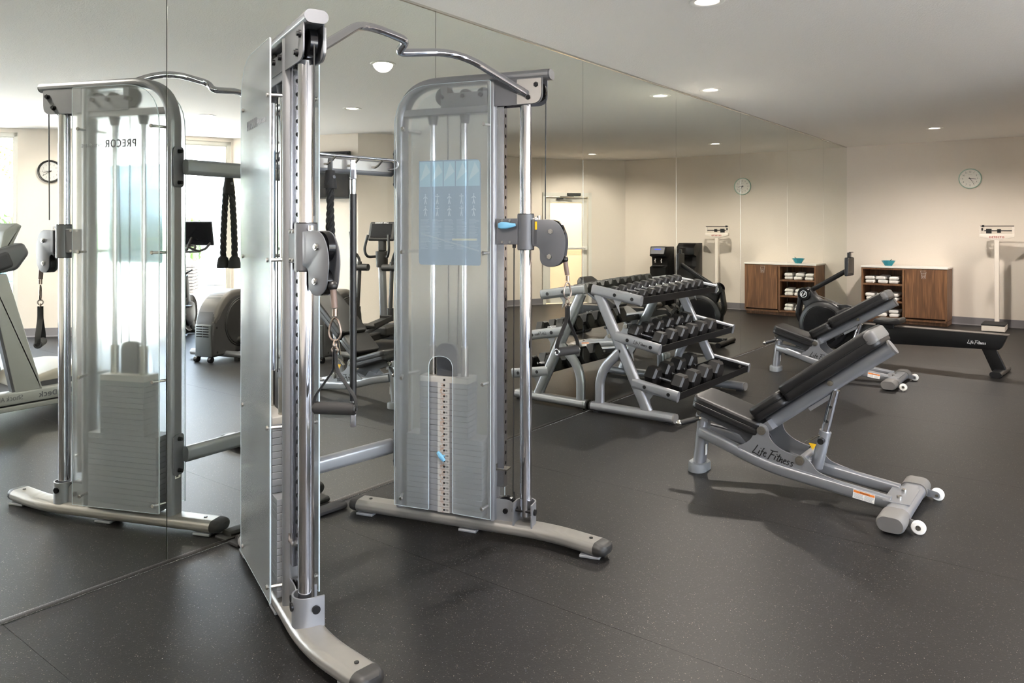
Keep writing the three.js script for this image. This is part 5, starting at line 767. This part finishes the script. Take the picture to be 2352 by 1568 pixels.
{ // spin bike by the window
  const o = thing('spin_bike', 'black indoor cycling bike with tilted screen in front of the window', 'exercise bike', [6.15, 0, -5.02], 0.9);
  obj('front_stabilizer', sweep(rrect(0.05, 0.05, 0.01), [[0.5, 0.03, -0.27], [0.5, 0.03, 0.27]], [0, 1, 0]), M.blackMetal, o); obj('rear_stabilizer', sweep(rrect(0.05, 0.05, 0.01), [[-0.5, 0.03, -0.27], [-0.5, 0.03, 0.27]], [0, 1, 0]), M.blackMetal, o);
  obj('frame', [sweep(rrect(0.13, 0.07, 0.02), fillet([[0.48, 0.05, 0], [0.32, 0.36, 0], [0.28, 0.62, 0], [0.24, 0.78, 0]], 0.12), [1, 0, 0]), sweep(rrect(0.09, 0.07, 0.02), fillet([[0.3, 0.45, 0], [0.0, 0.3, 0], [-0.48, 0.06, 0]], 0.1), [0, 1, 0]), sweep(rrect(0.08, 0.06, 0.02), [[0.0, 0.3, 0], [-0.22, 0.78, 0]], [1, 0, 0]), sweep(rrect(0.05, 0.05, 0.01), [[0.48, 0.05, 0], [-0.48, 0.05, 0]], [0, 1, 0])], M.blackMetal, o);
  const fw = obj('flywheel', mv(lathe([[0.05, -0.02], [0.2, -0.02], [0.235, -0.035], [0.24, -0.035], [0.24, 0.035], [0.235, 0.035], [0.2, 0.02], [0.05, 0.02]], 48), 0.36, 0.29, 0, Math.PI / 2, 0, 0), M.black, o); obj('flywheel_guard', mv(plate(roundPoly([[0.3, 0.45], [0.1, 0.3], [0.3, 0.1], [0.5, 0.2], [0.48, 0.42]], 0.08), 0.1, 0.01), 0, 0, 0), M.blackMetal, fw);
  obj('belt_cover', mv(plate(roundPoly([[-0.14, 0.2], [0.34, 0.18], [0.36, 0.42], [-0.05, 0.42]], 0.1), 0.05, 0.012), 0, 0, 0.07), M.black, o);
  for (const s of [-1, 1]) { const c = obj('crank', sweep(stadium(0.03, 0.02), [[0, 0.3, s * 0.11], [s * 0.12, 0.3 - s * 0.12, s * 0.13]], [0, 0, 1]), M.silverB, o); obj('pedal', rbox(0.1, 0.025, 0.09, 0.006, s * 0.12, 0.3 - s * 0.12, s * 0.19), M.black, c); }
  const hb = obj('handlebar_post', sweep(rrect(0.07, 0.045, 0.012), [[0.24, 0.74, 0], [0.2, 1.08, 0]], [1, 0, 0]), M.blackMetal, o); obj('handlebar', [tube(fillet([[0.02, 1.17, -0.13], [0.16, 1.12, -0.16], [0.22, 1.1, -0.22], [0.28, 1.09, 0], [0.22, 1.1, 0.22], [0.16, 1.12, 0.16], [0.02, 1.17, 0.13]], 0.05), 0.016, 12), tube(fillet([[0.2, 1.1, -0.2], [0.34, 1.13, -0.24], [0.5, 1.2, -0.24]], 0.05), 0.016, 12), tube(fillet([[0.2, 1.1, 0.2], [0.34, 1.13, 0.24], [0.5, 1.2, 0.24]], 0.05), 0.016, 12), tube(fillet([[0.3, 1.11, -0.1], [0.4, 1.17, -0.09], [0.4, 1.17, 0.09], [0.3, 1.11, 0.1]], 0.05), 0.016, 12)], M.blackRubber, hb);
  obj('lever', [cyl([0.24, 0.8, 0], [0.2, 0.86, -0.12], 0.011)], M.black, o);
  const sp = obj('seat_post', sweep(rrect(0.055, 0.04, 0.01), [[-0.22, 0.74, 0], [-0.27, 0.95, 0]], [1, 0, 0]), M.blackMetal, o); obj('saddle', mv(plate(smooth([[-0.14, -0.09], [-0.1, -0.1], [0.02, -0.04], [0.13, -0.018], [0.15, 0], [0.13, 0.018], [0.02, 0.04], [-0.1, 0.1], [-0.14, 0.09]], 40), 0.055, 0.018), -0.26, 0.98, 0, -Math.PI / 2, 0, 0), M.vinyl, sp);
  const sc = obj('screen_casing', rbox(0.03, 0.33, 0.55, 0.012, 0.5, 1.33, 0, 0, 0, 0.25), M.black, o); obj('screen', rbox(0.006, 0.3, 0.52, 0.003, 0.484, 1.334, 0, 0, 0, 0.25), M.screenGlass, sc); obj('screen_arm', [cyl([0.3, 1.1, 0], [0.49, 1.27, 0], 0.02)], M.blackMetal, sc);
  obj('power_cord', tube(fillet([[0.3, 1.1, 0.2], [0.33, 0.9, 0.24], [0.3, 0.55, 0.2], [0.36, 0.4, 0.1]], 0.1), 0.006, 8), M.black, o);
}
renderer.render(scene, camera);
